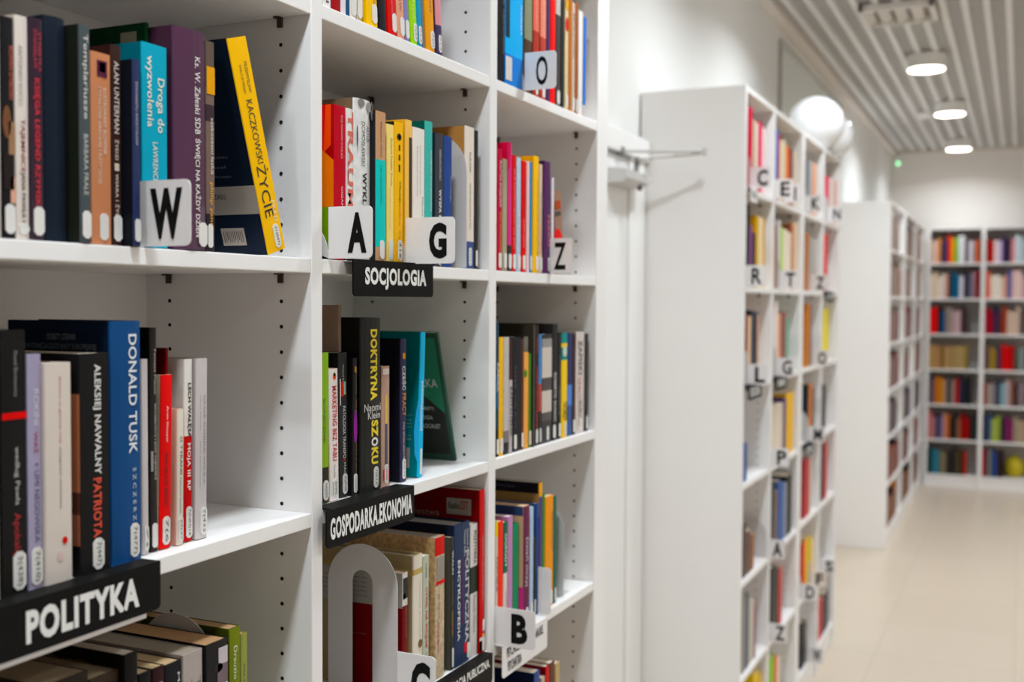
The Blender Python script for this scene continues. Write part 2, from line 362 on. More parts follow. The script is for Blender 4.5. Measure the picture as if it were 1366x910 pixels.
# --- left bay, shelf with the W sign
row('the W shelf', 1, [
 B(-14, 2.6, 12, 'a8a19a', 'pale grey book', lab=0),
 B(3, 21, 23, '1c1a1c', 'black book with cream figure', sb=.008, T=[('ROMAN DYBOSKI', .13, .37, .25, .3, 'c0593a')], P=[('r', .47, .62, .5, .98, '8d6f58'), ('r', .62, .78, .1, .9, '241d1b'), ('c', .40, .55, .05, .7, '6b4a38'), ('r', .72, .84, .62, .98, 'c99f8c')], lw=.012, lh=.03, lx=.3),
 B(21, 39.5, 22, 'cfc5bd', 'off-white book with dark red title', sb=.008, p='c4b6a2', T=[('ANTONIO SOCCI', .13, .40, -.1, .3, '8a8480', 0), ('TAJEMNICE', .46, .70, .0, .42, '8e3a3c'), ('JANA PAWŁA II', .70, .93, .0, .42, '3d3639')], lh=.012, lab=1),
 B(39.5, 59.5, 25, '2a1b28', 'glossy plum book with red title', sb=.006, rough=.16, T=[('STANISŁAW', .05, .23, -.12, .26, 'b02838'), ('STABRYŁA', .06, .24, .22, .22, 'b02838'), ('KSIĘGA LEGEND RZYMSKICH', .27, .93, -.04, .5, 'd01c30', .02)], lw=.013),
 B(59.5, 89, 24, '1b212b', 'thick plain navy book', sb=.016, hc=1, rough=.35, bulge=.004, lab=0, p='2a2c30'),
 B(107, 122, 34, '1f211b', 'grey-spined book with white blackletter title', s='454b4c', sb=.001, T=[('Templariusze', .04, .43, .0, .55, 'cfcac2', .006), ('BARBARA FRALE', .50, .78, .02, .4, 'b9b5ae')]),
 B(122, 149, 71, 'a96f52', 'salmon paperback dictionary', sb=.008, s='b57f64', T=[('ILUSTROWANY SŁOWNIK', .18, .53, .18, .18, 'dcc4ae'), ('MITOLOGII GRECKIEJ I RZYMSKIEJ', .18, .68, -.1, .18, 'dcc4ae')], P=[('r', .04, .125, .3, .8, '4c2434'), ('r', .05, .10, .4, .72, '9a3c3c')], lx=.1),
 B(149, 163, 61, '2a1816', 'dark brown book with cream title', s='33201d', sb=.010, T=[('ALAN UNTERMAN', .08, .44, .0, .48, 'd9cfc4', .014), ('ŻYDZI ✡ WIARA I ŻYCIE', .47, .89, .0, .48, 'dccfb8', .014)]),
 B(178, 188, 80, '101218', 'slim navy book', s='2c3250', sb=-.004, T=[('DWUNASTU APOSTOŁÓW', .12, .46, .0, .42, 'b5b0ae', .004)], lh=.026),
 B(190, 224, 60, '0f5d6b', 'teal book with cursive title', s='1492a8', sb=.006, p='b9b6a8', T=[('wyzwolenia', .06, .41, -.22, .33, 'e2dfcf', .012), ('Droga do', .16, .43, .2, .34, 'e2dfcf', .012), ('LAWRENCE WRIGHT', .48, .84, .0, .2, 'd9d8cc', .01)], lab=0),
 B(224.6, 229, 40, '12331f', 'tall dark green book', X=(.8915, .8968), sb=.035, d=.17, lab=0, hc=1, F=[(None, .012, .034, .035, .10, '8f8a7e')]),
 B(232, 274.6, 40, '3a2331', 'thick glossy purple book', s='4a2f42', sb=.004, rough=.12, bulge=.004, hc=1, T=[('Ks. W. Zaleski SDB', .12, .47, .16, .17, 'e0d6d2', .01), ('ŚWIĘCI NA KAŻDY DZIEŃ', .49, .94, .16, .22, 'e0d6d2', .016)], lw=.013, lx=.32),
 B(275.4, 287, 56, '3a3030', 'slim grey-brown book with yellow square', s='6f5f58', sb=.008, rough=.3, bands=[(.0, .18, '2c2628'), (.78, 1., '5d5048'), (.62, .70, '3a2e33')], P=[('r', .12, .25, .02, .98, 'd09a2a')], U=[('C', .15, .23, .35, .95, '2a2320', .02)], T=[('zaskoczeni łaską', .36, .63, .12, .42, 'd8cfc6', .008), ('philip yancey', .67, .93, .05, .48, 'e0a030', .01)], lw=.008, lx=-.1),
 B(358, 382, 66, '17202e', 'navy book with yellow spine leaning left', s='e2b30c', sb=.004, tilt=-17.3, h=.236, d=.152, rough=.3, var=.02, dt=-40,
   T=[('PRZEMYSŁAW', .11, .25, .17, .16, '5a4a1c', 0), ('WILCZYŃSKI', .12, .25, -.1, .16, '5a4a1c', 0), ('KACZKOWSKI', .28, .575, .0, .33, '38331f', .0), ('ŻYCIE', .585, .83, .02, .62, '252217', .0), ('PRAD', .76, .86, .24, .18, 'efe2b4', 0)], lw=.011, lx=.12, lt='31(047)', lh=.033,
   F=[(None, .001, .15, .665, .80, 'a39b93'), ('TEGO GŁUPIEGO NA ILE CZASU', .045, .15, .70, .725, '2a2a2c'), ('ZACHOWAŁ', .07, .15, .74, .765, '2a2a2c'), (None, .028, .062, .865, .95, 'b7aca2'), ('||I|||I|I||', .031, .059, .88, .935, '2b2320', .0),
      ('jest pan', .075, .125, .12, .135, '6a7078', 0), ('z nim rozmawia', .07, .125, .19, .205, '6a7078', 0), ('Kaczkowskiego', .06, .125, .255, .27, '6a7078', 0), ('WILCZYŃSKI', .075, .125, .46, .49, 'a08532', 0), ('współautor rozmów Tygodnika', .03, .13, .52, .535, '6a7078', 0), ('dziennikarz, Pisał', .035, .13, .565, .58, '6a7078', 0), ('Tygodnika Powszechnego', .03, .13, .61, .625, '6a7078', 0)]),
], sb=.006)
# --- left bay, shelf above the POLITYKA sign
row('the POLITYKA shelf', 2, [
 B(-16, .6, 470, 'b9aea6', 'cream book', lab=0),
 B(1.4, 37.3, 440, '191817', 'wide black book with red line', sb=.012, T=[('Paweł Beręsewicz', .08, .25, .05, .2, '8f8a86', 0), ('według Pawła', .44, .66, .08, .24, 'bfb9b4', .0), ('Apokalipsa', .69, .90, .05, .34, 'b5202a', .0)], P=[('r', .31, .335, .0, 1., 'c5121a')], lw=.014, lx=.15, lt='3(438)', lh=.04),
 B(38, 57.5, 472, '8d8698', 'lavender book', s='9a93a8', sb=.012, T=[('ROKINI', .15, .30, .1, .36, 'd8d4de', .0), ('WAŻ', .33, .42, .1, .36, 'a52848'), ('+ UMI NEGOWSKA', .46, .80, .1, .36, '4c4a6e', .0)], lw=.013, lt='7(410)', lh=.04),
 B(58, 97, 484, 'c9bfb6', 'wide cream book with small red title', sb=.008, lab=0, T=[('Znowu w głowie mej', .06, .36, .05, .11, 'c06a66', 0), ('zaległości ukraińskie', .38, .66, .05, .11, '6e6562', 0)], P=[('c', .79, .825, .6, .8, 'b0202a'), ('c', .85, .9, .42, .62, 'cbb4b0')]),
 B(107.5, 147.3, 471, '171616', 'thick black book with white and orange title', sb=.007, d=.14, T=[('ALEKSIEJ NAWALNY', .05, .55, .06, .28, 'dcd8d2', .025), ('PATRIOTA', .565, .835, .06, .28, 'd8482c', .03)], F=[(None, .0, .012, .18, .62, '9a6650'), (None, .0, .012, .62, .72, '4a3028'), (None, .0, .012, .72, .86, '8c5a4a')], lw=.014, lt='7(447)', lh=.035),
 B(148.5, 189.3, 428, '0f1a2c', 'large blue hardcover', s='23446f', sb=.014, hc=1, bulge=.002, rough=.3, d=.14, T=[('DONALD TUSK', .055, .55, .18, .27, 'dfe2e6', .018), ('S Z C Z E R Z E', .61, .86, .22, .11, 'b8c2cc', .012)], F=[('OSOBISTY DZIENNIK', .045, .085, .055, .08, '7c828c', .0), ('PRZEWODNICZĄCEGO RADY EUROPEJSKIEJ', .018, .125, .095, .125, '7c828c', 0)], lw=.012, lx=.22, lt='7(477)', lh=.04),
 B(189.9, 198.8, 479, 'bdb6b4', 'thin white book', sb=.022, lt='7(', lab=1, lw=.006),
 B(201, 210.4, 437, '131212', 'slim tall black book', s='2b2725', sb=.024, d=.13, T=[('Tomasz Piątek', .09, .30, .15, .38, 'c5c0ba', .006), ('MACIEREWICZ I JEGO TAJEMNICE', .34, .68, .15, .34, 'c5c0ba', .006)], P=[('r', .55, .64, .0, .35, '8f8a86')], lw=.008),
 B(211.6, 227.5, 475, 'c8bda8', 'bright red book with cream side', s='cf1226', sb=.023, rough=.3, tilt=1.4, h=.185, T=[('Aron Shneyer', .18, .39, .05, .22, 'eee0dc', .008), ('DWA OBLICZA ZDRADY', .45, .76, .0, .26, '3a1016', .01)], lw=.011, lh=.035, lt='7(6'),
 B(228, 233.8, 464, '4f1110', 'dark red book', X=(.9140, .9184), s='661612', sb=.031, lab=0),
 B(236, 244.3, 532, 'd6a698', 'short white book with pink side', s='d5cec2', sb=.021, tilt=.8, h=.147, T=[('O TYRANII', .2, .48, .05, .42, '3b3735', .006), ('TIMOTHY SNYDER', .50, .77, -.05, .28, '6d6762', .0)], lw=.007, lt='32(47'),
 B(245.6, 256.3, 465, 'cac3bd', 'white and red book with heavy black lettering', s='d8d2cc', sb=.025, tilt=.5, h=.2, T=[('LECH WAŁĘSA', .13, .43, .05, .55, '191717', .03), ('MOJA III RP', .46, .72, -.02, .55, 'ecdcd8', .03)], bands=[(.0, .58, 'b21b1e')], lw=.010, lt='7(NN)18', lh=.04),
 B(260.5, 275.6, 459, 'a9a09c', 'silver-white book with thin spaced lettering', s='bdb6b6', sb=.022, tilt=.8, h=.2, d=.14, T=[('OLGA CÓRKA WILKA', .20, .70, .24, .2, '77706e', 0), ('Aldona Wysocka', .2, .40, -.15, .12, '8c8583', 0), ('Maria Krzyszkowska', .46, .72, -.15, .12, '8c8583', 0)], lw=.010, lt='7(432', lh=.036, lx=.3),
], sb=.015)
# --- left bay, bottom visible shelf
row('the shelf below POLITYKA', 3, [
 B(60, 118, 905, '2a241f', 'tan-paged book', ref='t', lab=0, sb=.004, p='8a7458'),
 B(119, 158, 900, '3a3028', 'thick dark book', lab=0, sb=.008, p='8a7458'),
 B(161, 184, 872, '121110', 'black book with orange title', sb=.0, p='a89886', d=.15, F=[('ZŁOTO NAZISTÓW', .045, .115, .05, .09, '9a6a24', .02)], T=[('ZŁOTO', .13, .45, .15, .42, 'd08a1c', .02)], lab=0),
 B(185, 202, 897, '15161a', 'short black book', sb=.006, p='b09468', lab=0, T=[('V', .16, .23, .1, .3, 'b8b4b0')]),
 B(203, 219.5, 890, '2b1618', 'dark maroon book', sb=.006, p='b09468', lab=0, T=[('MAKUSZYŃSKI', .08, .6, .2, .34, 'c5bebc', .02)]),
 B(220, 242, 884, '191a1e', 'black book with pale pages and white title', sb=.006, p='b89a70', lab=0, T=[('MACIEJ PIECZYŃSKI', .06, .75, .3, .24, 'c9c4c2', .02)]),
 B(242.6, 270, 870, '948a84', 'grey book with thin lettering', s='a39a94', sb=.004, p='8f8270', lab=0, d=.17, U=[('richard', .14, .22, .1, .88, '55504c', .0), ('javier', .225, .30, .15, .8, '77716c', .0)]),
 B(275, 303.5, 856, '1b1a1b', 'dark book with a white face picture', s='211f20', sb=.002, p='a87e52', lab=0, d=.17, P=[('r', .04, .13, .55, .98, 'b9b0b4'), ('r', .13, .24, .5, .98, '6e6064'), ('r', .24, .34, .68, .98, 'c3bcc0'), ('c', .12, .17, .3, .75, '2a2426')]),
 B(306, 320.5, 837, '3c421e', 'olive green book', s='6b7434', sb=.006, p='a37e55', lab=0, d=.17, T=[('Drauzio Varella', .10, .46, .0, .32, 'd6d6b8', .006)]),
 B(321, 330, 845, '6f7444', 'slim pale olive book', s='8c9058', sb=.01, p='a37e55', lab=0, T=[('EWA ŻARSKA', .18, .40, .0, .36, '3a3c26', .0)]),
], ref='top', sb=.006)
# --- middle bay, top shelf
row('the shelf above SOCJOLOGIA', 0, [
 B(431, 441, 0, 'd9d4d0', 'white book', h=.2, lab=0, T=[('LI', .9, .97, 0, .4, '4a4a4a', 0)]),
 B(442, 454.5, 0, 'b5aeb4', 'dark red book', s='8c2228', h=.2, lab=0),
 B(455, 461.5, 0, 'd5ced2', 'thin white book', h=.2, lab=0),
 B(462, 466.6, 0, '1d4060', 'thin blue book', s='1f6f8f', h=.2, bands=[(0, .12, '274a66')], lab=0),
 B(467, 475, 0, 'd6d1cc', 'white book with grey label', h=.2, lw=.012, lh=.04),
 B(475.6, 483, 0, 'b8a894', 'beige book', h=.21, lw=.012, lh=.036),
 B(490, 504, 0, 'e8b800', 'bright yellow book leaning left', tilt=-4.2, h=.165, T=[('HISTORIA', .7, .85, .2, .25, '7a6a20', 0)], lw=.012, lx=.2),
 B(506, 516, 0, '1b1a1e', 'black book leaning left', tilt=-4.8, h=.21, lab=0),
 B(518, 529.5, 0, 'c0152e', 'red book leaning left', tilt=-4.8, h=.21, T=[('zmartwychwstanie', .5, .86, 0, .2, 'e08a90', 0)], lw=.011, lx=.3),
 B(530.5, 540, 0, '8a3a34', 'salmon book leaning left', s='d09a84', tilt=-4.8, h=.21, T=[('BRONISŁAW', .5, .82, 0, .3, '7a5040', 0)], lw=.011, lx=.2),
 B(540.6, 546.4, 0, '5a5878', 'lavender book leaning left', s='7d7ca4', tilt=-4.8, h=.21, lw=.009),
 B(548.5, 556.8, 0, '9cc81e', 'lime green book leaning left', tilt=-4.8, h=.215, T=[('SEKRETY ŻYCIA', .5, .84, 0, .4, 'd8ec9a', 0)], lw=.009, lx=.3, lt='7(47'),
 B(557.5, 563.4, 0, '2a8aaa', 'thin blue book leaning left', tilt=-4.8, h=.21, lw=.008, lt='7(4'),
 B(564, 567, 0, '6f7274', 'thin grey book leaning left', tilt=-4.8, h=.215, lab=0),
 B(569, 580, 0, 'c98f48', 'orange-tan book leaning left', s='d89a50', tilt=-4.8, h=.22, T=[('FENOMENY', .45, .75, .1, .24, '7a5520', 0)], lw=.011, lx=.25, lt='7(0'),
 B(583, 590.5, 0, '3a3048', 'pink and purple book leaning left', s='c98f94', tilt=-4.8, h=.22, bands=[(0, .2, '3e3450')], lw=.009, lt='7(4'),
], sb=.006, d=.145, lim=1.163)
# --- middle bay, shelf with the SOCJOLOGIA sign
row('the SOCJOLOGIA shelf', 1, [
 B(445, 460.8, 141, 'a8181a', 'crimson book with orange and green facets', s='a81f36', sb=.004, hc=0, rough=.3, var=.03, bands=[], T=[('ROZ MAWIAMY O POLSCE', .06, .34, .15, .14, 'e0b0b4', 0), ('GIGANTÓW', .52, .78, .2, .2, 'e8c8cc', .004)],
   F=[('#poly', [(.0, .0), (.02, .0), (.012, .35), (.0, .55)], 0, 0, 0, '8e1219'), ('#poly', [(.004, .0), (.012, .0), (.02, .33), (.004, .26)], 0, 0, 0, 'd2551c'), ('#poly', [(.012, .0), (.05, .0), (.05, .3), (.016, .3)], 0, 0, 0, 'c01820'), ('#poly', [(.0, .36), (.02, .28), (.05, .4), (.05, .66), (.0, .66)], 0, 0, 0, 'cf7616'), ('#poly', [(.0, .66), (.05, .66), (.05, 1.), (.0, 1.)], 0, 0, 0, '6d8a10')]),
 B(462, 471, 145, '8fa0cc', 'white book with huge salmon letters', s='dcd7d2', sb=.006, T=[('TRAUMA', .02, .80, .05, .85, 'd86a58', .03), ('TRANSFORMACJI', .26, .5, -.36, .16, '3c3838', .01)]),
 B(471.8, 493.6, 133, '6b5848', 'tall thick white book with charcoal smudges', s='d6d2cf', sb=.005, bulge=.004, hc=1, var=.3, scale=90, lab=0, T=[('ARTUR', .16, .26, .2, .16, '5a5654', 0), ('DOMOSŁAWSKI', .14, .41, -.08, .22, '4a4644', .0), ('WYKLUCZENI', .45, .90, .0, .26, '1e1c1c', .03)], P=[('c', .0, .05, .1, .5, '7a7674'), ('c', .01, .07, .6, .95, '8a8684'), ('c', .0, .12, .88, 1., '6a6664'), ('c', .17, .3, .0, .1, '5a5654')]),
 B(501.5, 514.5, 149, '212122', 'dark-sided book with tan and turquoise spine', s='45b3ac', sb=-.004, bands=[(.68, 1., 'b48e72'), (0, .10, 'b48e72')], T=[('Edouard', .07, .20, .0, .2, '6a5444', 0), ('Glissant', .22, .30, .0, .2, '6a5444', 0), ('TAK UZALEŻNIAMY', .35, .62, .0, .2, '2a5a58', 0)], lw=.011),
 B(515.3, 525.6, 166, 'd9b878', 'pale yellow book', s='e6cd8c', sb=.004, T=[('Roland Fiddler Evolis', .10, .44, .1, .22, '8a7a58', 0), ('Homo faber nie wie co to jest', .46, .75, -.1, .14, '9a8a60', 0)], lw=.011, lh=.034),
 B(526.2, 537.8, 163, '1f1d1a', 'yellow-orange book with black figures', s='eab128', sb=.003, T=[('Obsesja', .42, .57, .05, .28, '3a3018', .006), ('piękna', .58, .73, .05, .28, 'd8662a', .006), ('R. Engeln', .77, .9, 0, .2, 'b88a30', 0)], P=[('c', .08, .13, .22, .72, '3a3220'), ('c', .09, .12, .36, .6, 'eab128'), ('r', .16, .20, .42, .58, '3a3220'), ('r', .23, .27, .42, .58, '3a3220'), ('r', .30, .35, .42, .58, '3a3220')], lw=.011, lh=.034, lt='316'),
 B(540.8, 549.3, 160, 'd8a45c', 'golden tan book with black strip', s='e2b878', sb=.003, P=[('r', .12, .9, .48, .92, '3a342c')], T=[('JAK ROZMAWIAĆ Z NIMI', .15, .88, .2, .2, '9a8468', .01)], lab=0),
 B(550.5, 566, 171, 'd6cbbc', 'thick cream paperback', s='dcd5ce', sb=.004, T=[('Tadeusz Boy dla przyjaciół', .12, .48, .1, .1, '8f867c', 0), ('Mancuch sierota', .14, .5, -.15, .1, '9f968c', 0), ('Martin Ortyński', .5, .85, .3, .16, '5a544e', .0)], lab=0),
 B(566.6, 576.5, 162, '1c4a42', 'sea-green book', s='57a59c', sb=.004, T=[('MAX HORKHEIMER KRYTYKA INSTRUMENTALNA', .2, .62, .28, .16, 'd5e2de', .004)], lab=0),
 B(580.5, 591, 178, '24262c', 'charcoal book with bold white title', s='3a3b42', sb=.003, T=[('SIERAKOWSKI', .12, .35, .05, .22, 'b8b6b8', .006), ('WYSPA POTENCJAŁÓW', .42, 1.0, .05, .46, 'e0dcd6', .03)], lw=.01),
 B(591.6, 602.6, 182, '1a2448', 'navy blue book', s='2e4278', sb=.003, hc=1, lab=0, T=[('ideologii', .3, .5, .3, .2, '8a94b0', 0)]),
 B(619.5, 632, 169, 'a87d54', 'thick beige book with blue foot', s='d5cbc1', sb=.006, d=.17, bands=[(0, .19, '3f4c78')], T=[('KUR.DAR', .18, .32, .05, .2, '6a6058', 0), ('HISTORIE WIELKOPOLSKIE W TLE II', .40, .72, .05, .16, '6a6058', 0)], lw=.010, lt='32(41', lh=.034),
 B(632.6, 637.4, 174, '2a2929', 'thin black book', sb=.005, lw=.006, d=.13),
], sb=.005, lim=1.18)
# --- middle bay, shelf with the GOSPODARKA sign
row('the GOSPODARKA shelf', 2, [
 B(428, 438.6, 424, '86a84c', 'lime green book with dark foot', sb=.022, h=.197, bands=[(0, .24, '2e2b28')], T=[('SŁONECZNIK', .3, .6, -.1, .3, '4c6630', 0)], lw=.012, lt='3(ADZIS'),
 B(440.4, 452.2, 456, 'c4a27e', 'white book with red capitals', s='dcd4d0', sb=.023, tilt=-1., h=.175, T=[('MARKETING BEZ TABU', .13, .70, .05, .5, 'c8272c', .02), ('Marta Malik', .73, .83, 0, .2, '8a8480', 0)], P=[('c', .035, .085, .4, .75, 'd0582c'), ('c', .03, .06, .45, .7, '5f9a3c'), ('r', .855, .955, .3, .68, 'b0b032')], lw=.010, lt='3(HAL', lh=.028),
 B(453, 464.8, 431, '151515', 'black book with white capitals and red flag mark', s='2b2b2a', sb=.026, tilt=-1., h=.195, T=[('Witold Kieżun', .08, .26, .0, .2, 'bcb9b4', 0), ('PATOLOGIA TRANSFO', .37, .73, .05, .32, 'd4d0ca', .006), ('R', .735, .755, .05, .32, 'b82c24', .01), ('MACJI', .76, .87, .05, .32, 'd4d0ca', .006)], P=[('r', .2, .30, .2, .52, 'b83a30'), ('r', .2, .29, .55, .75, '8fb0a0'), ('r', .18, .36, .1, .17, 'd8d4ce')], lw=.011, lt='3(KIE', lh=.032),
 B(468.5, 476.3, 441, '131212', 'black book with purple drop', s='211e20', sb=.019, h=.187, P=[('c', .38, .62, .1, .95, '7d2f7c'), ('r', .06, .10, .35, .75, 'b08c3c')], T=[('ŚWIATOWE', .1, .26, .2, .2, '9a9288', 0), ('Zbrodnia globali', .30, .42, .2, .22, 'c09030', 0), ('Guy R. Fredricks', .62, .86, .25, .18, 'a87c28', 0)], lw=.009, lt='3(KJAN'),
 B(465, 466.5, 407, '9a8478', 'tall beige book peeping out behind', X=(1.2688, 1.2755), sb=.048, lab=0),
 B(480.8, 507.2, 424, '161616', 'thick black hardcover with yellow capitals', s='242422', sb=.018, hc=1, rough=.3, bulge=.002, d=.13, T=[('DOKTRYNA', .066, .476, .10, .34, 'ecd112', .045), ('SZ', .59, .687, .15, .34, 'ecd112', .045), ('O', .69, .742, .15, .34, 'e4e0da', .045), ('KU', .748, .845, .15, .34, 'ecd112', .045)], U=[('Naomi', .493, .537, .12, .95, 'd8d5d0', 0), ('Klein', .54, .582, .3, .92, 'd8d5d0', 0)], lw=.012, lx=.22, lt='3(KLE', lh=.034, p='3a3733'),
 B(508.5, 519.3, 454, '6a4a3a', 'beige book with grey strip', s='a88e80', sb=.022, h=.172, P=[('r', .24, .48, .45, .68, 'c9b06a'), ('r', .48, .86, .42, .72, '4c4a58'), ('r', .02, .07, .1, .9, 'c9beb8'), ('r', .86, .95, .2, .95, 'b82434')], T=[('RENE GIRARD', .48, .66, .07, .16, 'c0b060', .0)], lw=.010, lt='QKEK', lh=.032),
 B(533.6, 541.8, 452, '15151e', 'dark indigo book', s='2c2a42', sb=.02, d=.14, T=[('CZEŚĆ', .19, .36, .1, .6, 'dedad4', .02), ('PRACY', .38, .54, .1, .6, 'c8843a', .012), ('ZOFIA SMOŁKA-LESZCZYŃSKA', .58, .88, .08, .3, 'c9c4c0', .008)], P=[('r', .10, .14, .35, .75, 'c08a4c')], lw=.009, lt='3(MS', lh=.034),
 B(556.5, 563.3, 430, '0e6f72', 'large teal book with sky-blue spine', s='38a4c8', sb=.018, tilt=2.4, h=.218, d=.165, rough=.25, T=[('podstawy', .34, .5, .0, .5, 'dceaf0', .008), ('ekonomii', .5, .68, .0, .5, 'dceaf0', .008)], F=[(None, .014, .026, .80, .94, '9a9490'), ('Podstawy', .012, .03, .57, .58, '7ab0aa', 0), ('ekonomii dla', .012, .035, .60, .612, '7ab0aa', 0), ('licealistów', .012, .035, .625, .637, '7ab0aa', 0), ('i studentów', .012, .035, .65, .662, '7ab0aa', 0), ('wydanie', .012, .032, .71, .722, '7ab0aa', 0), ('nowe', .012, .032, .735, .747, '7ab0aa', 0), ('#poly', [(.0, .45), (.004, .55), (.007, .68), (.005, .84), (.0, .9)], 0, 0, 0, '58aee0')], lw=.005, lh=.045),
], sb=.022, lim=1.155)
# the framed green book that shows its cover, leaning left
make_book(1.6165, 1.6235, .85, s_top(2)+.001, .224, .15, dict(c='2f5242', s='26382f', tilt=-17, lab=0, rough=.35, gain=2.3, p='cfc8bc', var=.05,
   F=[(None, .001, .146, .0, 1., '27372f'), ('#poly', [(.006, .04), (.14, .04), (.14, .5), (.006, .62)], 0, 0, 0, '2f5a46'), ('#poly', [(.006, .62), (.05, .45), (.075, .72), (.1, .5), (.14, .55), (.14, .95), (.006, .95)], 0, 0, 0, '222220'),
      ('BIBLIOTECZKA', .012, .125, .355, .42, 'd9d5cc', .01), ('KOBIETY,', .024, .054, .575, .605, 'cfcac0', .008), ('IDEOLOGIA', .03, .072, .645, .675, 'cfcac0', .008), ('I HOLOCAUST', .018, .066, .71, .745, 'cfcac0', .008), (None, .08, .083, .93, .985, 'd5d2cc')]),
   'dark green book showing its cover, leaning left beside the teal book', None)
# --- middle bay, shelf with the arched bookend
row('the arched bookend shelf', 3, [
 B(536.3, 543.6, 742, '94908c', 'white and dark red book', s='cfc8c4', sb=.005, h=.189, p='b08a60', d=.116, bands=[(0, .745, '64141a', 1)], P=[('r', .04, .2, .1, .9, '2e2a2c'), ('r', .16, .2, .1, .5, 'a8303a')], T=[('ASLANOWICZ', .22, .5, .1, .24, '8a4a50', 0), ('Ź. Polski', .28, .38, .1, .24, '8a4a50', 0)], F=[(None, .0, .16, .0, .27, '8f8b84'), ('lektura obowiązkowa dla', .06, .15, .06, .075, '3a3838', 0), ('każdego zainteresowanego', .06, .15, .095, .11, '3a3838', 0), ('dziejami najnowszymi kraju', .06, .15, .13, .145, '3a3838', 0), ('oraz historią ludzi', .06, .15, .165, .18, '3a3838', 0), ('i ich codziennością', .06, .15, .2, .215, '3a3838', 0), ('Wydawnictwo', .06, .12, .5, .515, 'a05a5a', 0)], lab=0),
 B(551, 563.2, 719, '9a8a6c', 'old cream hardcover', s='d3cabd', sb=.006, hc=1, h=.207, d=.175, bands=[(.86, .9, 'b09a6a', 1)], T=[('TEODOR ZYCHLIŃSKI', .18, .7, .2, .12, '8a7a62', 0)], P=[('c', .62, .68, .5, .95, '6b5238')], lab=0, p='a49a8c'),
 B(563.8, 571.8, 727, 'a5a596', 'slim grey-green book with red title', s='b0b2a2', sb=.007, h=.2, T=[('Coll Paw', .06, .17, .0, .3, '3c3c38', .01), ('CYWIL NA WOJNIE', .24, .70, .0, .5, 'c03434', .03), ('Wydawnictwo', .73, .88, -.05, .3, '5c5a50', .0)], lab=0),
 B(580.5, 592.5, 705, 'b39574', 'thick mottled beige book with red head', s='b8a48e', sb=.008, h=.22, d=.16, var=.75, scale=150, bands=[(.87, 1., 'b8221e')], P=[('r', .14, .30, .1, .95, '8c857c'), ('r', .31, .335, .0, 1., 'b8302a')], T=[('JERZY DĄBROWSKI', .4, .58, -.15, .16, '4c463e', .01), ('KRAINA MNICH', .6, .82, -.2, .2, 'b05a48', .02)], lab=0, p='8d8478'),
 B(601, 605.3, 712, '4c4c44', 'slim dark grey book', s='33332f', sb=.008, h=.211, T=[('WALKI', .1, .28, .0, .5, 'd5d2ca', .02), ('lotnictwa polskiego', .33, .52, .0, .4, '9a6a28', .0), ('GDAŃSK', .55, .75, .0, .5, 'c88c28', .01)], lw=.005, lh=.035),
 B(605.9, 626, 689, '161b2a', 'thick navy encyclopaedia', s='27324c', sb=.007, hc=1, bulge=.0015, h=.228, d=.17, T=[('ENCYKLOPEDIA', .25, .82, -.27, .17, 'dad8d6', .03), ('POLITYCZNA', .2, .86, .28, .25, 'c4c0c4', .03), ('Oxford Press', .05, .26, .3, .12, 'c9c6c6', 0), ('Thomas Avers', .05, .24, .12, .12, 'c9c6c6', 0)], P=[('r', .25, .72, .5, .53, '8a2c5c'), ('r', .86, .93, .6, .8, 'c03444')], lw=.010, lx=.4, p='9a948c'),
 B(627, 636.4, 706, '8d8886', 'white book with dark green middle', s='cac4c0', sb=.008, h=.2185, bands=[(.48, .68, '232e24')], T=[('POZYTYWKA', .05, .30, .1, .42, '3f3b38', .02), ('Powieść Wiktora', .54, .82, .05, .4, '6f6a66', .0)], lab=0),
 B(638, 645.9, 650, '611315', 'tall red book', s='b3181e', sb=.004, h=.272, d=.17, T=[('zwycięstwa mało prawdopodobne', .28, .68, .1, .3, 'd89a98', .006)], F=[(None, .016, .062, .06, .16, '8c8680'), ('Radio', .038, .058, .085, .125, '2f2c2c', .012), ('ZET', .021, .037, .075, .125, '9a1c20', .02), ('zwyciestwa', .075, .16, .14, .19, '9a7a74', .0)], P=[('r', .80, .87, .62, .98, 'dad6d2'), ('r', .905, .99, .0, 1., 'd5d0cc'), ('r', .925, .99, .0, .5, 'b3181e'), ('c', .885, .91, .55, .9, 'd8b820')], lab=0),
], sb=.006, lim=1.36)
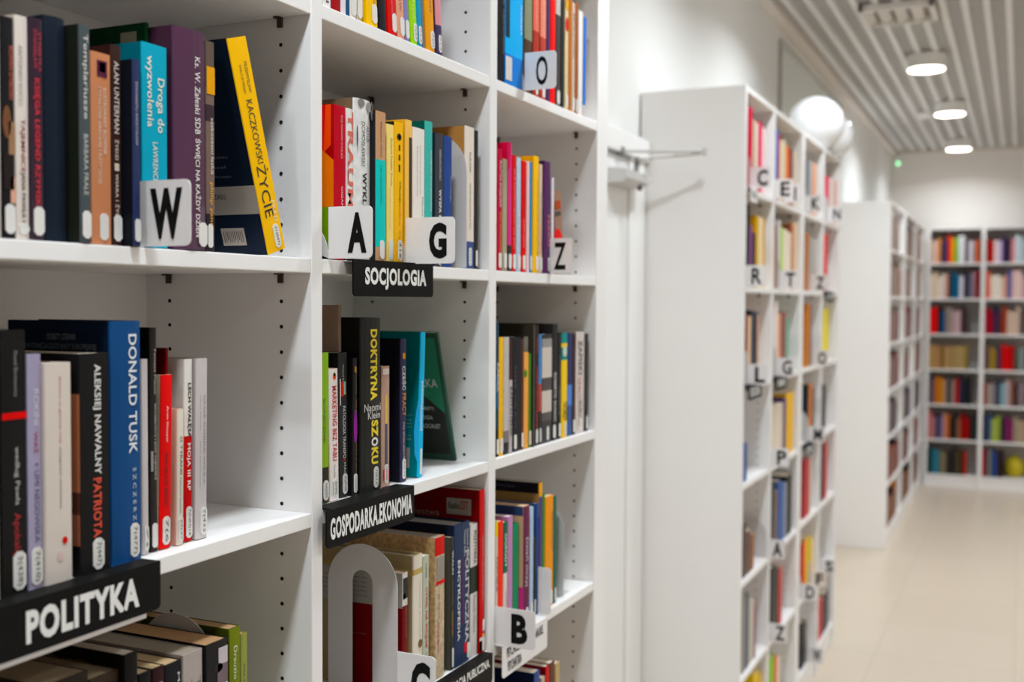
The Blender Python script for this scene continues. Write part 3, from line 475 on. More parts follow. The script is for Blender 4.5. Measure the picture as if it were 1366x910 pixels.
# --- right bay, top shelf with the O sign
row('the O shelf', 0, [
 B(663.8, 672.6, 0, '19181b', 'black book with gold lettering', h=.23, T=[('JAROSŁAW ABRAMÓW', .1, .8, .3, .3, '9a8248', 0)], lab=0),
 B(673.2, 697, 0, '1264a8', 'thick bright blue book', s='1273ba', h=.235, sb=.004, rough=.3, bands=[(.22, .72, '1f9fd4')], P=[('r', .32, .66, .0, .22, '1a2a36'), ('r', .80, .97, .0, .35, 'c9c5c2')], T=[('MYCIELSKA', .38, .6, .4, .08, 'e5eef4', 0)], lab=0),
 B(699.5, 709.5, 0, '6e6a5a', 'green and brown photo book', s='7d826c', h=.235, bands=[(0, .4, '4a3328'), (.8, 1., '2f6a72')], lab=0),
 B(711, 719, 0, '3a2524', 'salmon book with dark side', s='cf7060', h=.235, bands=[(0, .5, '9c4038')], T=[('OPOWIEŚCI', .2, .5, 0, .4, 'e0a090', 0)]),
 B(720.5, 728, 0, '3a2524', 'pale salmon book', s='d88472', h=.235, bands=[(0, .48, 'a84c44')], T=[('WSPOMNIENIA', .2, .5, 0, .4, 'e8b8a8', 0)]),
 B(728.6, 733, 0, '3a2c50', 'thin purple book', h=.235, lab=0),
 B(733.6, 740.4, 0, 'd3161e', 'bright red book', h=.235, rough=.3, lab=0),
 B(741, 747, 0, '4a4644', 'grey book', s='b0aca4', h=.228, bands=[(0, .75, '3d3a3a')], lw=.012),
 B(747.6, 752.4, 4, '27251f', 'thin black book', h=.226, lab=0),
 B(753, 757.6, 9, 'c8b898', 'cream book with yellow and red marks', h=.222, P=[('c', .02, .15, .1, .9, 'c89a2c'), ('c', .2, .33, .1, .9, 'c23a3c')], lw=.01),
 B(758.2, 761.8, 11, 'a5682a', 'thin brown book', h=.22, lab=0),
 B(762.4, 766.4, 21, 'c0a898', 'thin beige book with brown lettering', h=.213, T=[('MIGAWKI', .1, .5, 0, .4, '8a6a54', .01)], lw=.01),
 B(767, 770.4, 17, '8c5638', 'thin russet book', h=.217, lw=.008),
 B(771.2, 776.6, 28, 'd8d2ce', 'thin white book', h=.206, lab=0),
 B(777.2, 780.6, 33, 'd5d0cc', 'thin blue and white folder', s='1a68b4', h=.2, tilt=1.4, bands=[(0, .12, 'b9b4b4')], lab=0),
], sb=.006)
# --- right bay, second shelf with the Z sign
row('the Z shelf', 1, [
 B(662.8, 669.4, 198, 'a82440', 'crimson book with yellow and white title', T=[('POLITYKA SPOŁECZNA', .1, .48, .1, .42, 'e8c8c8', .01), ('JEGO WĄTPLIWOŚĆ', .52, .86, .1, .42, 'd8a03a', .01)], lw=.010),
 B(670, 676, 212, 'a09884', 'grey-beige book', sb=.004, lw=.01),
 B(677, 682.2, 190, 'c3104c', 'tall magenta book', s='c04a7a', sb=.006, bands=[(0, .2, '2e2a2c')], P=[('r', .0, .2, .0, .45, 'cf1050')]),
 B(683, 688, 207, 'cf6a60', 'red paperback with white lettering', s='c0322e', T=[('DLA CZYTELNIKÓW NA SALI', .12, .8, 0, .4, 'e0a49a', .0)]),
 B(688.8, 694.2, 210, '9fb4c4', 'pale blue book', s='a9bece', T=[('EFEKT', .5, .75, 0, .4, 'd8e0e6', .01)]),
 B(695, 701.6, 215, 'b8242c', 'red book with dark lettering', s='c32f35', T=[('WIELKI', .15, .5, .1, .3, '7a1c22', 0), ('tradycja czytania', .52, .78, 0, .3, 'e0a8a4', 0)], lw=.011),
 B(702.2, 706, 215, 'd8bcbc', 'thin pinkish white book', lab=0),
 B(706.5, 709.2, 216, '3a80ac', 'thin steel-blue book', lw=.007),
 B(709.8, 718, 208, 'd89c20', 'yellow book', s='ecb52e', sb=.003, T=[('HISTORIA KULTURY MATERIALNEJ', .2, .85, .2, .2, '8a6a24', 0)], lw=.011, lx=.3),
 B(718.6, 723, 219, 'c9b6a4', 'cream book with orange lettering', sb=.006, T=[('ANNA KOZAK', .25, .55, 0, .3, '8a7a6a', 0), ('KANADA', .56, .82, 0, .4, 'd0745c', .0)], lw=.010),
 B(723.8, 733.6, 215, '2e1c38', 'dark purple book with pink lettering', s='4c2a4e', sb=.003, T=[('FERRO', .48, .76, .25, .36, 'cf6a7c', .01)], lw=.009, lx=.3),
 B(735.2, 738.4, 237, 'cfc8cc', 'thin white book', sb=.006, lab=0),
 B(742.5, 752.5, 240, '8a6e60', 'brown book with red disc leaning left', sb=.012, tilt=-6.5, h=.158, P=[('c', .45, .9, -.35, .95, 'c81c22'), ('r', .25, .3, .1, .8, '4a4440'), ('r', .12, .22, .1, .8, '9a4a34')], lab=0),
], sb=.006)
# --- right bay, third shelf
row('right bay shelf above B', 2, [
 B(661.6, 665, 429, '26404f', 'thin dark blue book with white lettering', bands=[(0, .2, '211f20'), (.35, .6, '1c5a80')], T=[('ZADRA', .3, .52, 0, .7, 'd8d8d8', .02)]),
 B(665.4, 671, 450, 'd8a60c', 'yellow book', s='e2b414', T=[('rozmowa o miłości', .2, .85, .1, .2, 'a07a10', 0)], lw=.010),
 B(671.6, 678.6, 450, 'a49c98', 'grey-white book with dark foot', s='b5aeaa', bands=[(0, .1, '2a2a2a'), (.1, .2, '77706e')], lab=0),
 B(679, 683.2, 452, '4a2a26', 'brown book with white capitals', s='3a2422', bands=[(0, .64, 'b0a8a8')], T=[('KAPITALIZNIK', .42, .86, 0, .62, '2a2626', .02)], lab=0),
 B(683.8, 694, 450, '1b1b1f', 'black book', T=[('cisza', .25, .45, -.2, .2, '5c5a70', 0), ('moje słowo', .5, .8, -.2, .2, '5c5a70', 0)], lw=.010, lx=-.2),
 B(694.5, 698, 452, '4a3028', 'thin dark brown book', lw=.007),
 B(698.6, 704.6, 470, 'c98f58', 'orange-tan book', s='d8a068', P=[('c', .18, .26, -.1, .6, '3a7a34')], lab=0),
 B(705, 708.2, 472, '4f7a3c', 'thin green book', lw=.009),
 B(709, 713, 433, '2f2c26', 'tall olive grey hardcover', s='55544a', sb=.005, d=.16, hc=1, lab=0, F=[(None, .012, .02, .1, .35, '8a877c')]),
 B(713.4, 717.6, 434, '2a1a18', 'tall black book with red lettering', s='33211f', T=[('TRAWA', .1, .24, 0, .6, 'a82a28', .02), ('NIEPOKONANI', .35, .85, 0, .6, 'a82a28', .02)], lw=.009),
 B(718.2, 722.2, 446, '3f5f84', 'thin blue and black book', s='4f7aa8', bands=[(.0, .3, '30282a'), (.3, .55, 'a05048')], lw=.006),
 B(722.8, 735.6, 446, '2f2b2a', 'thick book with grey photo bands', s='c0b6ae', bands=[(0, .2, '3a3a3a'), (.2, .28, '55504e'), (.48, .6, '4c4644'), (.88, .96, '8a8684'), (.96, 1, '2c2a2a')], lw=.010),
 B(736.2, 743.2, 432, '222021', 'tall black book with white lettering', T=[('ROBERTO', .42, .64, 0, .45, 'c9c5c0', .02), ('SAVIANO', .66, .84, 0, .45, 'c9c5c0', .02)], lw=.012, lx=-.1),
 B(743.8, 748, 446, '232120', 'thin black book', T=[('ROZKWIT', .2, .5, 0, .4, '6a6664', 0), ('ZEMSTA', .5, .78, 0, .4, '9a9692', 0)], lw=.009),
 B(748.6, 756.2, 444, '3a3424', 'yellow book with teal head', s='dcba12', bands=[(.74, 1., '2a7a78'), (.86, .9, 'd8b820')], T=[('TATARZY', .66, .84, .1, .7, '4c4210', .02)], P=[('c', .13, .23, .15, .85, 'b8c0b0')], lw=.010, lx=.2),
 B(756.8, 762.6, 445, '22284a', 'dark blue book with bright blue glow', s='2c3258', bands=[(0, .3, '3c5480'), (.3, .5, '5a7cb8')], lab=0),
 B(763.2, 767, 446, '3a2624', 'thin brown-black book', s='3c2826', lw=.009),
 B(767.6, 778.6, 443, 'a8a09c', 'thick white book with red lettering', s='c3bab4', T=[('ZAPISKI', .08, .42, 0, .5, '6a6460', .03), ('SZALU', .45, .66, -.1, .35, 'c05a5a', .0), ('BORUTA', .68, .92, 0, .4, '77706c', .02)], lw=.012),
 B(779.2, 784, 445, '2e2929', 'thin black end book', lw=.008, lx=.2),
], sb=.010)
# --- right bay, shelf with the B sign
row('the B shelf', 3, [
 B(660.4, 663.8, 696, 'c8bcae', 'thin cream and yellow book', bands=[(.87, 1, 'd8c020')], T=[('NAUKA', .3, .6, 0, .5, '5a5450', .01)], lab=0),
 B(664.2, 670.6, 696, 'df4c16', 'bright orange book', lab=0),
 B(671.2, 676.4, 697, '1d5a44', 'green and white book', bands=[(0, .55, 'd0c6bc')], T=[('OGRODY', .1, .4, 0, .6, 'cfd8d0', .02), ('HOMO LIBER', .62, .9, .1, .3, '6a645e', 0)], lab=0),
 B(677, 683.4, 689, 'a87c9c', 'lilac book', s='ac80a2', lab=0, p='d8d0c8'),
 B(684, 691.4, 699, '0a6a48', 'green hardcover', s='0b7a54', hc=1, lab=0),
 B(698, 705.8, 675, 'b89a80', 'tan-sided book with maroon spine', s='5a2440', sb=.004, p='c9a684', T=[('Dzień niczyj', .27, .68, 0, .55, 'cfc0c4', .01)], F=[(None, .002, .14, .0, .08, '2c3a58'), (None, .0, .018, .68, 1., 'b84a7a')], lw=.009),
 B(706.2, 711, 677, 'a9b8cc', 'pale blue book', lw=.008),
 B(711.6, 714.6, 718, '24231f', 'thin short black book', sb=.012, lw=.006, lt='7(4'),
 B(715, 718, 672, '2c4a78', 'thin blue book', sb=.012, lab=0),
 B(718.4, 722.6, 644, '17141c', 'tall dark book with yellow head', s='4c3a70', sb=.012, d=.17, bands=[(.89, 1., 'd8a020')], F=[(None, .0, .17, .085, .26, '8f7452'), ('KRZYWICKA', .05, .12, .03, .05, '5c5866', .0)], lab=0),
 B(723, 726.4, 660, '4a7a34', 'thin green book', sb=.012, lab=0),
 B(727, 737.4, 662, 'cf8a1e', 'orange book', s='d8902a', T=[('PSYCHO', .15, .5, .3, .2, 'b0641c', .01)], lw=.009, lx=.3),
 B(738, 741.6, 662, '1a5c4c', 'dark green book', lw=.007, lx=.2),
], sb=.011)
# --- right bay, lowest visible shelf
row('the lowest right bay shelf', 4, [
 B(666, 670.5, 893, '3a3c40', 'thin dark grey book', lab=0, h=.19),
 B(698, 702.4, 890, '5f6a70', 'grey-blue book', s='9aa8b0', sb=-.002, h=.192, lab=0),
 B(704.5, 709, 901, '7a4a44', 'salmon book', s='c8644c', h=.187, lab=0),
 B(712.5, 720, 866, '161d38', 'blue hardcover', s='33487c', sb=.004, h=.215, lab=0),
 B(722, 726.8, 893, 'b8aa94', 'cream book', h=.192, lab=0),
 B(728, 732.6, 874, '7a1228', 'crimson book', s='c01834', h=.207, lab=0),
 B(733.4, 740, 875, '3c241c', 'dark brown book', s='5a3a2c', h=.207, lab=0),
 B(740.8, 747, 887, 'b09874', 'tan book', h=.198, lab=0),
], sb=.008, ref='top')
print('foreground books', N_BOOKS)
# ------------------------------------------------------------------ letter bookends and shelf signs
def letter_bookend(X, k, letter, label, y_out=.741, y_in=.80, hgt=.0665, zoff=.0, arch=.15, letters_at=.58, lw=.5, w_arch=.118, slot=True, plate=True, ydeep=0., group='white letter bookends', th=.0011, bold=.05, foot=.05):
    z = s_top(k)
    t = thing('bookend', (X, FACE, z), label, 'bookend', group)
    y1 = ydeep + w_arch
    if plate:
        r = w_arch/2; cy = ydeep + r
        pts = [(ydeep, .0015), (y1, .0015), (y1, arch-r)] + [(cy + r*math.cos(a), arch-r + r*math.sin(a)) for a in [PI*i/20 for i in range(1, 20)]] + [(ydeep, arch-r)]
        if slot:                               # arch with a slot cut up from the foot
            ri = .0175; 
            sl = [(cy - ri, .0015), (cy - ri, arch-.038-ri)] + [(cy - ri*math.cos(a), arch-.038-ri + ri*math.sin(a)) for a in [PI*i/12 for i in range(1, 12)]] + [(cy+ri, arch-.038-ri), (cy+ri, .0015)]
            pts = [(ydeep, .0015)] + sl + pts[1:]
        bm = bmesh.new(); prism(bm, pts, 'x', -th/2, th/2); obj('arched_plate', bm, PLATE, t)
        bm = bmesh.new(); box(bm, -th/2, foot, ydeep+.006, y1, .0003, .0008); obj('foot_plate', bm, PLATE, t)
    if letter is not None:
        a, b = y_out-FACE, max(y_in-FACE, ydeep)
        bm = bmesh.new(); prism(bm, rrect(a, b, zoff+.001, zoff+hgt, .007, (1, 0, 0, 1)), 'x', -th/2-.0002, th/2+.0002); obj('letter_flag', bm, SIGNW, t)
        c = b + (a-b)*letters_at; hw = abs(b-a)*lw/2
        if letter: lettering('letter', letter, lambda u, v: (-th/2-.0007, c+hw - 2*hw*u, zoff + hgt*(.12+.76*v)), LETB, t, bold)
    return t
letter_bookend(.8526, 1, 'W', 'white bookend with black letter W beside the teal book', y_out=.742, y_in=.806, lw=.62, letters_at=.54, arch=.0675, ydeep=.008, th=.0008)
letter_bookend(1.175, 1, 'A', 'white bookend with black letter A above the SOCJOLOGIA sign', y_out=.735, lw=.43, letters_at=.66, arch=.06)
letter_bookend(1.370, 1, 'G', 'white bookend with black letter G beside the yellow book', y_out=.722, y_in=.80, lw=.36, letters_at=.66, arch=.0675, ydeep=.001, th=.0008)
letter_bookend(1.905, 1, 'Z', 'white bookend with black letter Z beside the purple book', y_out=.759, y_in=.802, lw=.55, letters_at=.46, arch=.0675, ydeep=.003, th=.0008, bold=.02)
letter_bookend(1.7807, 0, 'O', 'white bookend with black letter O in front of photo books', y_out=.741, y_in=.80, lw=.37, letters_at=.55, arch=.0675, ydeep=.001, th=.0008, bold=.015)
letter_bookend(1.672, 3, 'B', 'white bookend with black letter B over the white shelf sign', y_out=.727, y_in=.806, lw=.38, letters_at=.63, arch=.08, hgt=.0665, ydeep=.006)
letter_bookend(1.348, 3, 'C', 'large grey arched bookend with slot and letter C flag', y_out=.739, y_in=.80, lw=.5, letters_at=.62, arch=.232, hgt=.083, ydeep=.001)
letter_bookend(1.5605, 1, None, 'plain grey arched bookend before the beige book', arch=.214, ydeep=.002, slot=False, group='plain arched bookends')
letter_bookend(.9835, 3, None, 'grey arched bookend behind the dark book with the face picture', arch=.222, ydeep=.026, w_arch=.11, slot=False, group='plain arched bookends', th=.0008, foot=.03)
letter_bookend(2.005, 3, None, 'white arched bookend at the end of the B shelf', arch=.19, ydeep=.012, slot=False, group='plain arched bookends')
letter_bookend(1.879, 3, '', 'small blank white flag bookend among the books of the B shelf', y_out=.786, y_in=.812, arch=.0675, hgt=.088, ydeep=.012, th=.0008)
def shelf_sign(x0, x1, k, label, lines, black=True, hgt=.0485, y=.785, flange=.02, lip=False, fx0=None):
    z1 = s_top(k) + .0022; z0 = z1 - hgt
    t = thing('shelf_sign', ((x0+x1)/2, FACE, s_top(k)), label, 'sign', 'signs on the shelf edges')
    ox, oz = (x0+x1)/2, s_top(k); m = SIGNB if black else SIGNW
    bm = bmesh.new(); prism(bm, rrect(x0-ox, x1-ox, z0-oz, z1-oz, .006, (1, 1, 0, 0)), 'y', y-FACE, y-FACE+.0018); obj('face_plate', bm, m, t)
    bm = bmesh.new(); box(bm, max(x0, fx0 or x0)-ox+.0005, x1-ox-.0005, y-FACE+.0018, flange-.001, .0004, .0022); obj('top_flange', bm, m, t)
    for (s, u0, u1, v0, v1, bold) in lines:
        lettering('lettering', s, lambda u, v: (x0-ox+(x1-x0)*(u0+(u1-u0)*u), y-FACE-.0004, z0-oz+hgt*(v0+(v1-v0)*v)), LETW if black else LETB, t, bold)
    if lip:
        bm = bmesh.new(); box(bm, x0-ox+.004, x1-ox-.018, y-FACE+.002, -.001, z0-oz-.0055, z0-oz+.008, 0, .0005); obj('holder_lip', bm, SIGNW, t)
shelf_sign(.640, .8545, 2, 'black shelf sign lettered POLITYKA', [('POLITYKA', .225, .86, .19, .81, .045)], flange=.0105, lip=True, fx0=.665)
shelf_sign(1.2085, 1.4215, 1, 'black shelf sign lettered SOCJOLOGIA', [('SOCJOLOGIA', .13, .90, .19, .80, .045)], flange=.0015)
shelf_sign(1.148, 1.367, 2, 'black shelf sign lettered GOSPODARKA.EKONOMIA', [('GOSPODARKA.EKONOMIA', .035, .97, .2, .78, .04)], flange=.016, fx0=1.1625)
shelf_sign(1.412, 1.628, 3, 'black shelf sign lettered ADMINISTRACJA PUBLICZNA', [('ADMINISTRACJA PUBLICZNA.', .03, .95, .5, .88, .03), ('PRAWO, PODRĘCZNIKI ŚĆ', .12, .62, .08, .38, .03)], flange=.0035)
shelf_sign(1.668, 1.860, 3, 'white shelf sign with black lettering under the letter B', [('PSYCHOLOGIA. NAUKI NAUKE.', .08, .9, .55, .85, .02), ('PSYCHIATRIA', .1, .4, .12, .42, .02)], black=False, hgt=.057, flange=.010)
# slip of yellow paper below the W
bm = bmesh.new(); box(bm, -.03, .03, 0, .045, 0, .0006); o = obj('paper_slip', bm, mat('d9a93a', .6, .03)); o.location = (.885, .797-.03, s_top(1)+.0002)
bpy.data.objects.remove(o)
# ------------------------------------------------------------------ books and signs of the bookcase past the door
MIDF = ((1003.5,0,'C','top row, first bay'), (1034.8,0,'E','top row, second bay'), (1048.5,0,'I','top row, second bay'), (1076.6,0,'K','top row, third bay'), (1106.2,0,'N','top row, last bay'),
                 (995.2,1,'R','second row, first bay'), (1042,1,'T','second row, second bay'), (1083.2,1,'Z','second row, third bay'), (1000,2,'L','third row, first bay'),
                 (1037.5,2,'G','third row, second bay'), (1086,2,'O','third row, third bay'), (1080.2,3,'M','fourth row, third bay'), (1030,3,'P','fourth row, second bay'), (1024.2,4,'A','fifth row, second bay'),
                 (1028,5,'Z','sixth row, second bay'), (1069.6,5,'D','sixth row, third bay'), (1083,5,'F','sixth row, third bay'), (1079,6,'W','lowest row, third bay'), (1096,5,'S','sixth row, last bay'))
MIDX = {}
for px, k, l, where in MIDF: MIDX.setdefault(k, []).append(xat(px, FACE, s_top(k)+.03))
MID_GROUP = 'books in the bookcase past the door'
BAYN = ['first bay', 'second bay', 'third bay', 'last bay']; ROWN = ['top row', 'second row', 'third row', 'fourth row', 'fifth row', 'sixth row', 'lowest row']
CNAME = {}
def cname(c):
    r, g, b = [int(c[i:i+2], 16) for i in (0, 2, 4)]
    mx, mn = max(r, g, b), min(r, g, b)
    if mx < 70: return 'black' if mx-mn < 22 else 'dark'
    if mx-mn < 26: return 'white' if mn > 185 else ('grey' if mx < 190 else 'pale grey')
    if mn > 165: return 'cream' if r >= b else 'pale blue'
    if r == mx and g > .78*r: return 'yellow' if b < .5*r else 'tan'
    if r == mx and g > .5*r: return ('orange' if b < .35*r else 'salmon') if r > 150 else 'brown'
    if r == mx: return ('pink' if b > .6*r and r > 150 else 'red') if r > 110 else 'maroon'
    if g == mx: return 'green'
    return 'blue' if r < .75*b else 'purple'
CELLS = {   # (bay, row): list of (px left, px right, top py, colour)
 (0,0): [(995.5,1000,145,'9c2040'),(1000,1003.5,143,'c2284c'),(1004,1008,160,'b7a896'),(1008,1011,164,'d9cfc4'),(1011,1016,163,'c42a58'),(1016,1020,170,'e3c3c4')],
 (0,1): [(994.5,1000,272,'1d1f22'),(1000,1003,300,'7c4a78'),(1003,1008,310,'26242c'),(1008,1012,288,'c59a28'),(1012,1017,290,'ddcfb4'),(1017,1020,292,'cfa45a')],
 (0,2): [(994.5,997.5,420,'7e4638'),(997.5,1001.5,422,'d2b49a'),(1001.5,1006,414,'2a2f3a'),(1006,1010,416,'222a36'),(1010,1012,422,'d8a890')],
 (0,3): [(992,996.5,592,'2c4a80')],
 (0,4): [(991,996,700,'4a3a34'),(996,1002,708,'5c4640'),(1002,1006,720,'8a5a3c')],
 (0,5): [(990,994,795,'8c8680'),(994,998,792,'3c4a5a'),(998,1002,800,'a39c94'),(1002,1005,800,'c4bdb4'),(1005,1008,805,'7c5458')],
 (0,6): [(1004,1010,897,'d8b81c'),(1010,1016,900,'c8a818')],
 (1,0): [(1034,1037.5,173,'3f74b8'),(1037.5,1040,178,'b83040'),(1040,1044,188,'d6cdb4'),(1044,1047.5,187,'cfc4b0'),(1047.5,1051,194,'d89058'),(1051,1054,198,'b02a40'),(1054,1058,200,'5f5a50'),(1058,1062,203,'cdb8a4')],
 (1,1): [(1033,1036,300,'8a6048'),(1036,1041,293,'c9c5c3'),(1041,1044,303,'9cc050'),(1044,1050,306,'ddd2c0'),(1050,1055,310,'e0d4c6'),(1055,1058,300,'9a5c4c'),(1058,1062,297,'d8b898')],
 (1,2): [(1032,1037,402,'dcd2ce'),(1037,1041,418,'cf9a80'),(1041,1045,417,'7e5a4c'),(1045,1048,416,'8a4a58'),(1048,1052,424,'6fa084')],
 (1,3): [(1029,1035,540,'cfc3b2'),(1035,1041,538,'d4c8ba'),(1041,1044.5,538,'c4b6a6'),(1044.5,1048.5,532,'46386a'),(1048.5,1058,524,'d8ac10')],
 (1,4): [(1028,1033,645,'2a2e36'),(1033,1036,655,'7a5c44'),(1036,1041,642,'2f4878'),(1041,1046,644,'40598c'),(1046,1049,645,'8a8c98'),(1049,1056,634,'20201f')],
 (1,5): [(1029,1034,757,'2c2a26'),(1034,1038,757,'23211f'),(1038,1043,758,'a83a3a')],
 (1,6): [(1025,1033,878,'8aac28'),(1033,1036,876,'cc3a44'),(1036,1040,878,'d8c8b0')],
 (2,0): [(1078,1081,213,'8c8c8e'),(1081,1084,216,'a8a6a4'),(1084,1088,218,'d8997a'),(1088,1090,222,'c9bdb4')],
 (2,1): [(1076,1079,310,'b07a58'),(1079,1083,316,'9c9894'),(1083,1087,318,'aaa6a2'),(1087,1091,320,'b6b0ac')],
 (2,2): [(1076,1079.5,405,'b87848'),(1079.5,1085,407,'7c6054')],
 (2,3): [(1075,1079,514,'24262c'),(1079,1083,512,'c07a48'),(1083,1086,518,'4a3638')],
 (2,4): [(1072,1076,612,'9a3438'),(1076,1080,612,'a84a48'),(1080,1082,616,'c9beb4')],
 (2,5): [(1070.5,1074,724,'c0562c'),(1074,1078,718,'d8b23c'),(1078,1082,716,'c2b02c'),(1082,1085,720,'dcc098')],
 (2,6): [(1069,1073,830,'262626'),(1073,1078,828,'1c1c1c')],
 (3,0): [(1102,1106,235,'cc5064'),(1106,1112,238,'e8dcd8'),(1112,1116,240,'dcb0a8')],
 (3,1): [(1098.5,1103.5,312,'cf3f34')],
 (3,2): [(1098,1105,412,'e0cf66')],
 (3,3): [(1096.5,1101,514,'2c2826')],
 (3,4): [(1095.5,1099,588,'3c2424'),(1099,1103,590,'a83c3e')],
 (3,5): [(1093,1096,705,'8a867e')],
 (3,6): [(1092,1096,798,'b03434'),(1096,1099,800,'5a2430'),(1099,1105,790,'2a2a2a')],
}
for (bay, k), L in CELLS.items():
    z = s_top(k) + .001; y = FACE + .012; prev = MID_P[bay][1] + .002; xm = MID_P[bay+1][0] - .002
    for i, (a, b, tpy, c) in enumerate(L):
        x0 = max(prev, xat(a, y, z+.1)); x1 = min(xm, max(x0+.012, xat(b, y, z+.1)-.001)); prev = x1 + .001
        x0, x1 = clear(x0, x1, k, MIDX)
        if x1 - x0 < .008: continue
        h = min(.285, max(.12, onY((a+b)/2, tpy, y).z - z))
        make_book(x0, x1, y, z, h, random.uniform(.13, .17), dict(c=c, bulge=.001, lab=0, hc=i % 3 == 0),
                  f"{cname(c)} book, {ORD[i]} from left, {ROWN[k]} of {BAYN[bay]} past the door", MID_GROUP, parts=False)
def mid_flag(px, k, letter, label, w=.06, bay_y=.80):
    X = xat(px, FACE, s_top(k)+.03)
    letter_bookend(X, k, letter, label, y_out=FACE-w, y_in=FACE+.004, plate=True, arch=.14, ydeep=.006, hgt=.068, lw=.12 if letter == 'I' else .5, letters_at=.6, group='letter bookends in the bookcase past the door', slot=False, bold=.03, foot=.008)
for px, k, l, where in MIDF: mid_flag(px, k, l, f'white bookend with letter {l}, {where} past the door')
for x0, k, lab, s in ((3.505, 2, 'black sign, third row of first bay past the door', 'EKOLOGIA'), (3.945, 2, 'black sign, third row of second bay past the door', 'PRAWO'), (5.02, 1, 'black sign, second row of last bay past the door', 'JĘZYKI'), (4.54, 3, 'black sign, fourth row of third bay past the door', 'SZTUKA')):
    shelf_sign(x0, x0+.2, k, lab, [(s, .15, .85, .2, .8, .03)], y=.787, flange=.01)
shelf_sign(3.505, 3.60, 0, 'small white sign, top row of first bay past the door', [('ATLAS', .15, .85, .3, .7, .02)], black=False, y=.787, flange=.01)
print('with bookcase past the door', N_BOOKS)
# ------------------------------------------------------------------ books at the far end: the largest as things, the smallest ones as one mass
BACKROWS = [
 ('c9aaa0 d8c0b4 c88a5c 2f3248 3a3658 c84638 d89a5c 6aa02c d8d8d8 d5d3d6 3a3634 d8cfd8 8c8480 c8622c', '8c3030 a82a2c d8ccc8 c4b0cc 3a2c4c 23202c c88a90 c8d4d8 b8c0c4 9aa4a8'),
 ('d8ccc0 d8c4a8 dcd0c8 d8ccc4 c0988c 3a2828 14506c 1c5a78 d8d4dc 2c3036 4a485c 8c7c84 7c2830', 'c86c5c dcd0c4 e0d8cc d8ccc0 c89884 5c5c8c d4b4b0 d8c4c0 c8a4a4 cc7078'),
 ('c41c1c d0281c 1c1c28 1c5078 8c8078 a89890 c4a8ac d0b4b8 3c2c30 4a4040', 'a02038 8c2030 2c2c50 5c3434 9c4838 d8c0b0 dcc4b4 d0b8a8 5c5050'),
 ('b89468 b4906c b08c68 7c5c3c b89a74 ac8c68 a8906c b09870 b49c74 9a8458', '5c3c40 8c7c54 a08038 3c3450 c01c24 d02830 a82c30 4a5048 8c9490'),
 ('5c5458 8c5c5c c88024 d08c2c a89080 2c2a2c 9c8c84 a83834 2c2c40 24262c 1e2022', '8c4840 a8a098 8c8488 3a384c 88a8b0 b8b0b4 8c6458 3a2828 8c7c80'),
 ('c87c78 a87c84 3c3440 6c6890 c09088 c0702c 221f20 2c2624 8c6450 8c1c1c 982020 2a1c1e 2c3430', '2c2c3c 3c4c6c b0b870 98a860 2c2428 70305c 7c2c54 9c8c7c b09c88 a89480'),
 ('1e2a2e 3c7080 447c8c 6c6c5c 8c8068 3a342c 262626 2c2a28 584c34 24201e b04438', 'b83440 2c3a44 8c8478 2c4478 304c84 3c2824 2c2020'),
]
FARROWS = ['c8a888 3a3c40 8a5c48 2c3c5c d8d0cc b4a4a0 4c3c38', 'c8b4a4 9c4c44 3c3c44 a89478 2c2a2a c0b4ac', '5c4c3c a8988c 8c2c34 2c3040 b8a8a0', '2c2826 7c6860 a03038 c0b4ac 4c4440', '6c5c54 2a3448 3a4868 a89c90 5c3c30', '8c5440 3c3430 8c8478 b05850 2c2c38', '7c3428 4c4038 c88830 5c2428 2c2024 94847c']
mass = bmesh.new(); mass_mats = []; mass_idx = {}
def far_book(x0, x1, y0, y1, z, h, c, label, group, axis):
    global N_BOOKS
    if N_BOOKS < 300:
        N_BOOKS += 1
        t = thing('book', (x0, y0, z), label, 'book', group)
        bm = bmesh.new()
        if axis == 'x': prism(bm, [(0, 0), (x1-x0, 0), (x1-x0, y1-y0), (0, y1-y0)], 'z', 0, h)
        else: prism(bm, [(.004, 0), (0, (y1-y0)*.3), (0, (y1-y0)*.7), (.004, y1-y0), (x1-x0, y1-y0), (x1-x0, 0)], 'z', 0, h)
        obj('cover', bm, bmat(c, .5, .08, 40, GAIN), t)
        return
    if c not in mass_idx: mass_idx[c] = len(mass_mats); mass_mats.append(bmat(c, .5, .08, 40, .85))
    box(mass, x0, x1, y0, y1, z, z+h, mass_idx[c])
for k, bays in enumerate(BACKROWS):
    for b, s in enumerate(bays):
        cols = s.split(); y = BACK_P[b][1] - .004; yend = BACK_P[b+1][0] + .004
        wid = (y-yend)/max(len(cols), 13 if b == 0 else 12)
        if k == 6 and b == 1: wid = .026
        for i, c in enumerate(cols):
            w = wid*random.uniform(.85, 1.1); y2 = max(yend, y-w)
            if y - y2 < .008: break
            h = random.uniform(.19, .25) if k != 3 or b else random.uniform(.2, .22)
            far_book(XF+.012, XF+.012+.16, y2+.001, y, s_top(k)+.0004, h, c, f"{cname(c)} book, {ORD[i]} from left, {ROWN[k]} of {'left' if b == 0 else 'right'} bay at aisle end", 'books at the end of the aisle', 'y')
            y = y2
for k, s in enumerate(FARROWS):
    cols = s.split()
    for bay in range(3):
        x = FAR_P[bay][1] + .01; xe = FAR_P[bay+1][0] - .25*random.random() - .02; i = bay
        while x < xe - .05:
            w = random.uniform(.03, .06); far_book(x, x+w-.001, FACE+.012, FACE+.16, s_top(k)+.0004, random.uniform(.18, .25), cols[i % len(cols)], '', '', 'x'); x += w; i += 1
o = obj('distant_books', mass, mass_mats); o['kind'] = 'stuff'; o['label'] = 'small blurred books filling the far left and end shelves'; o['category'] = 'books'
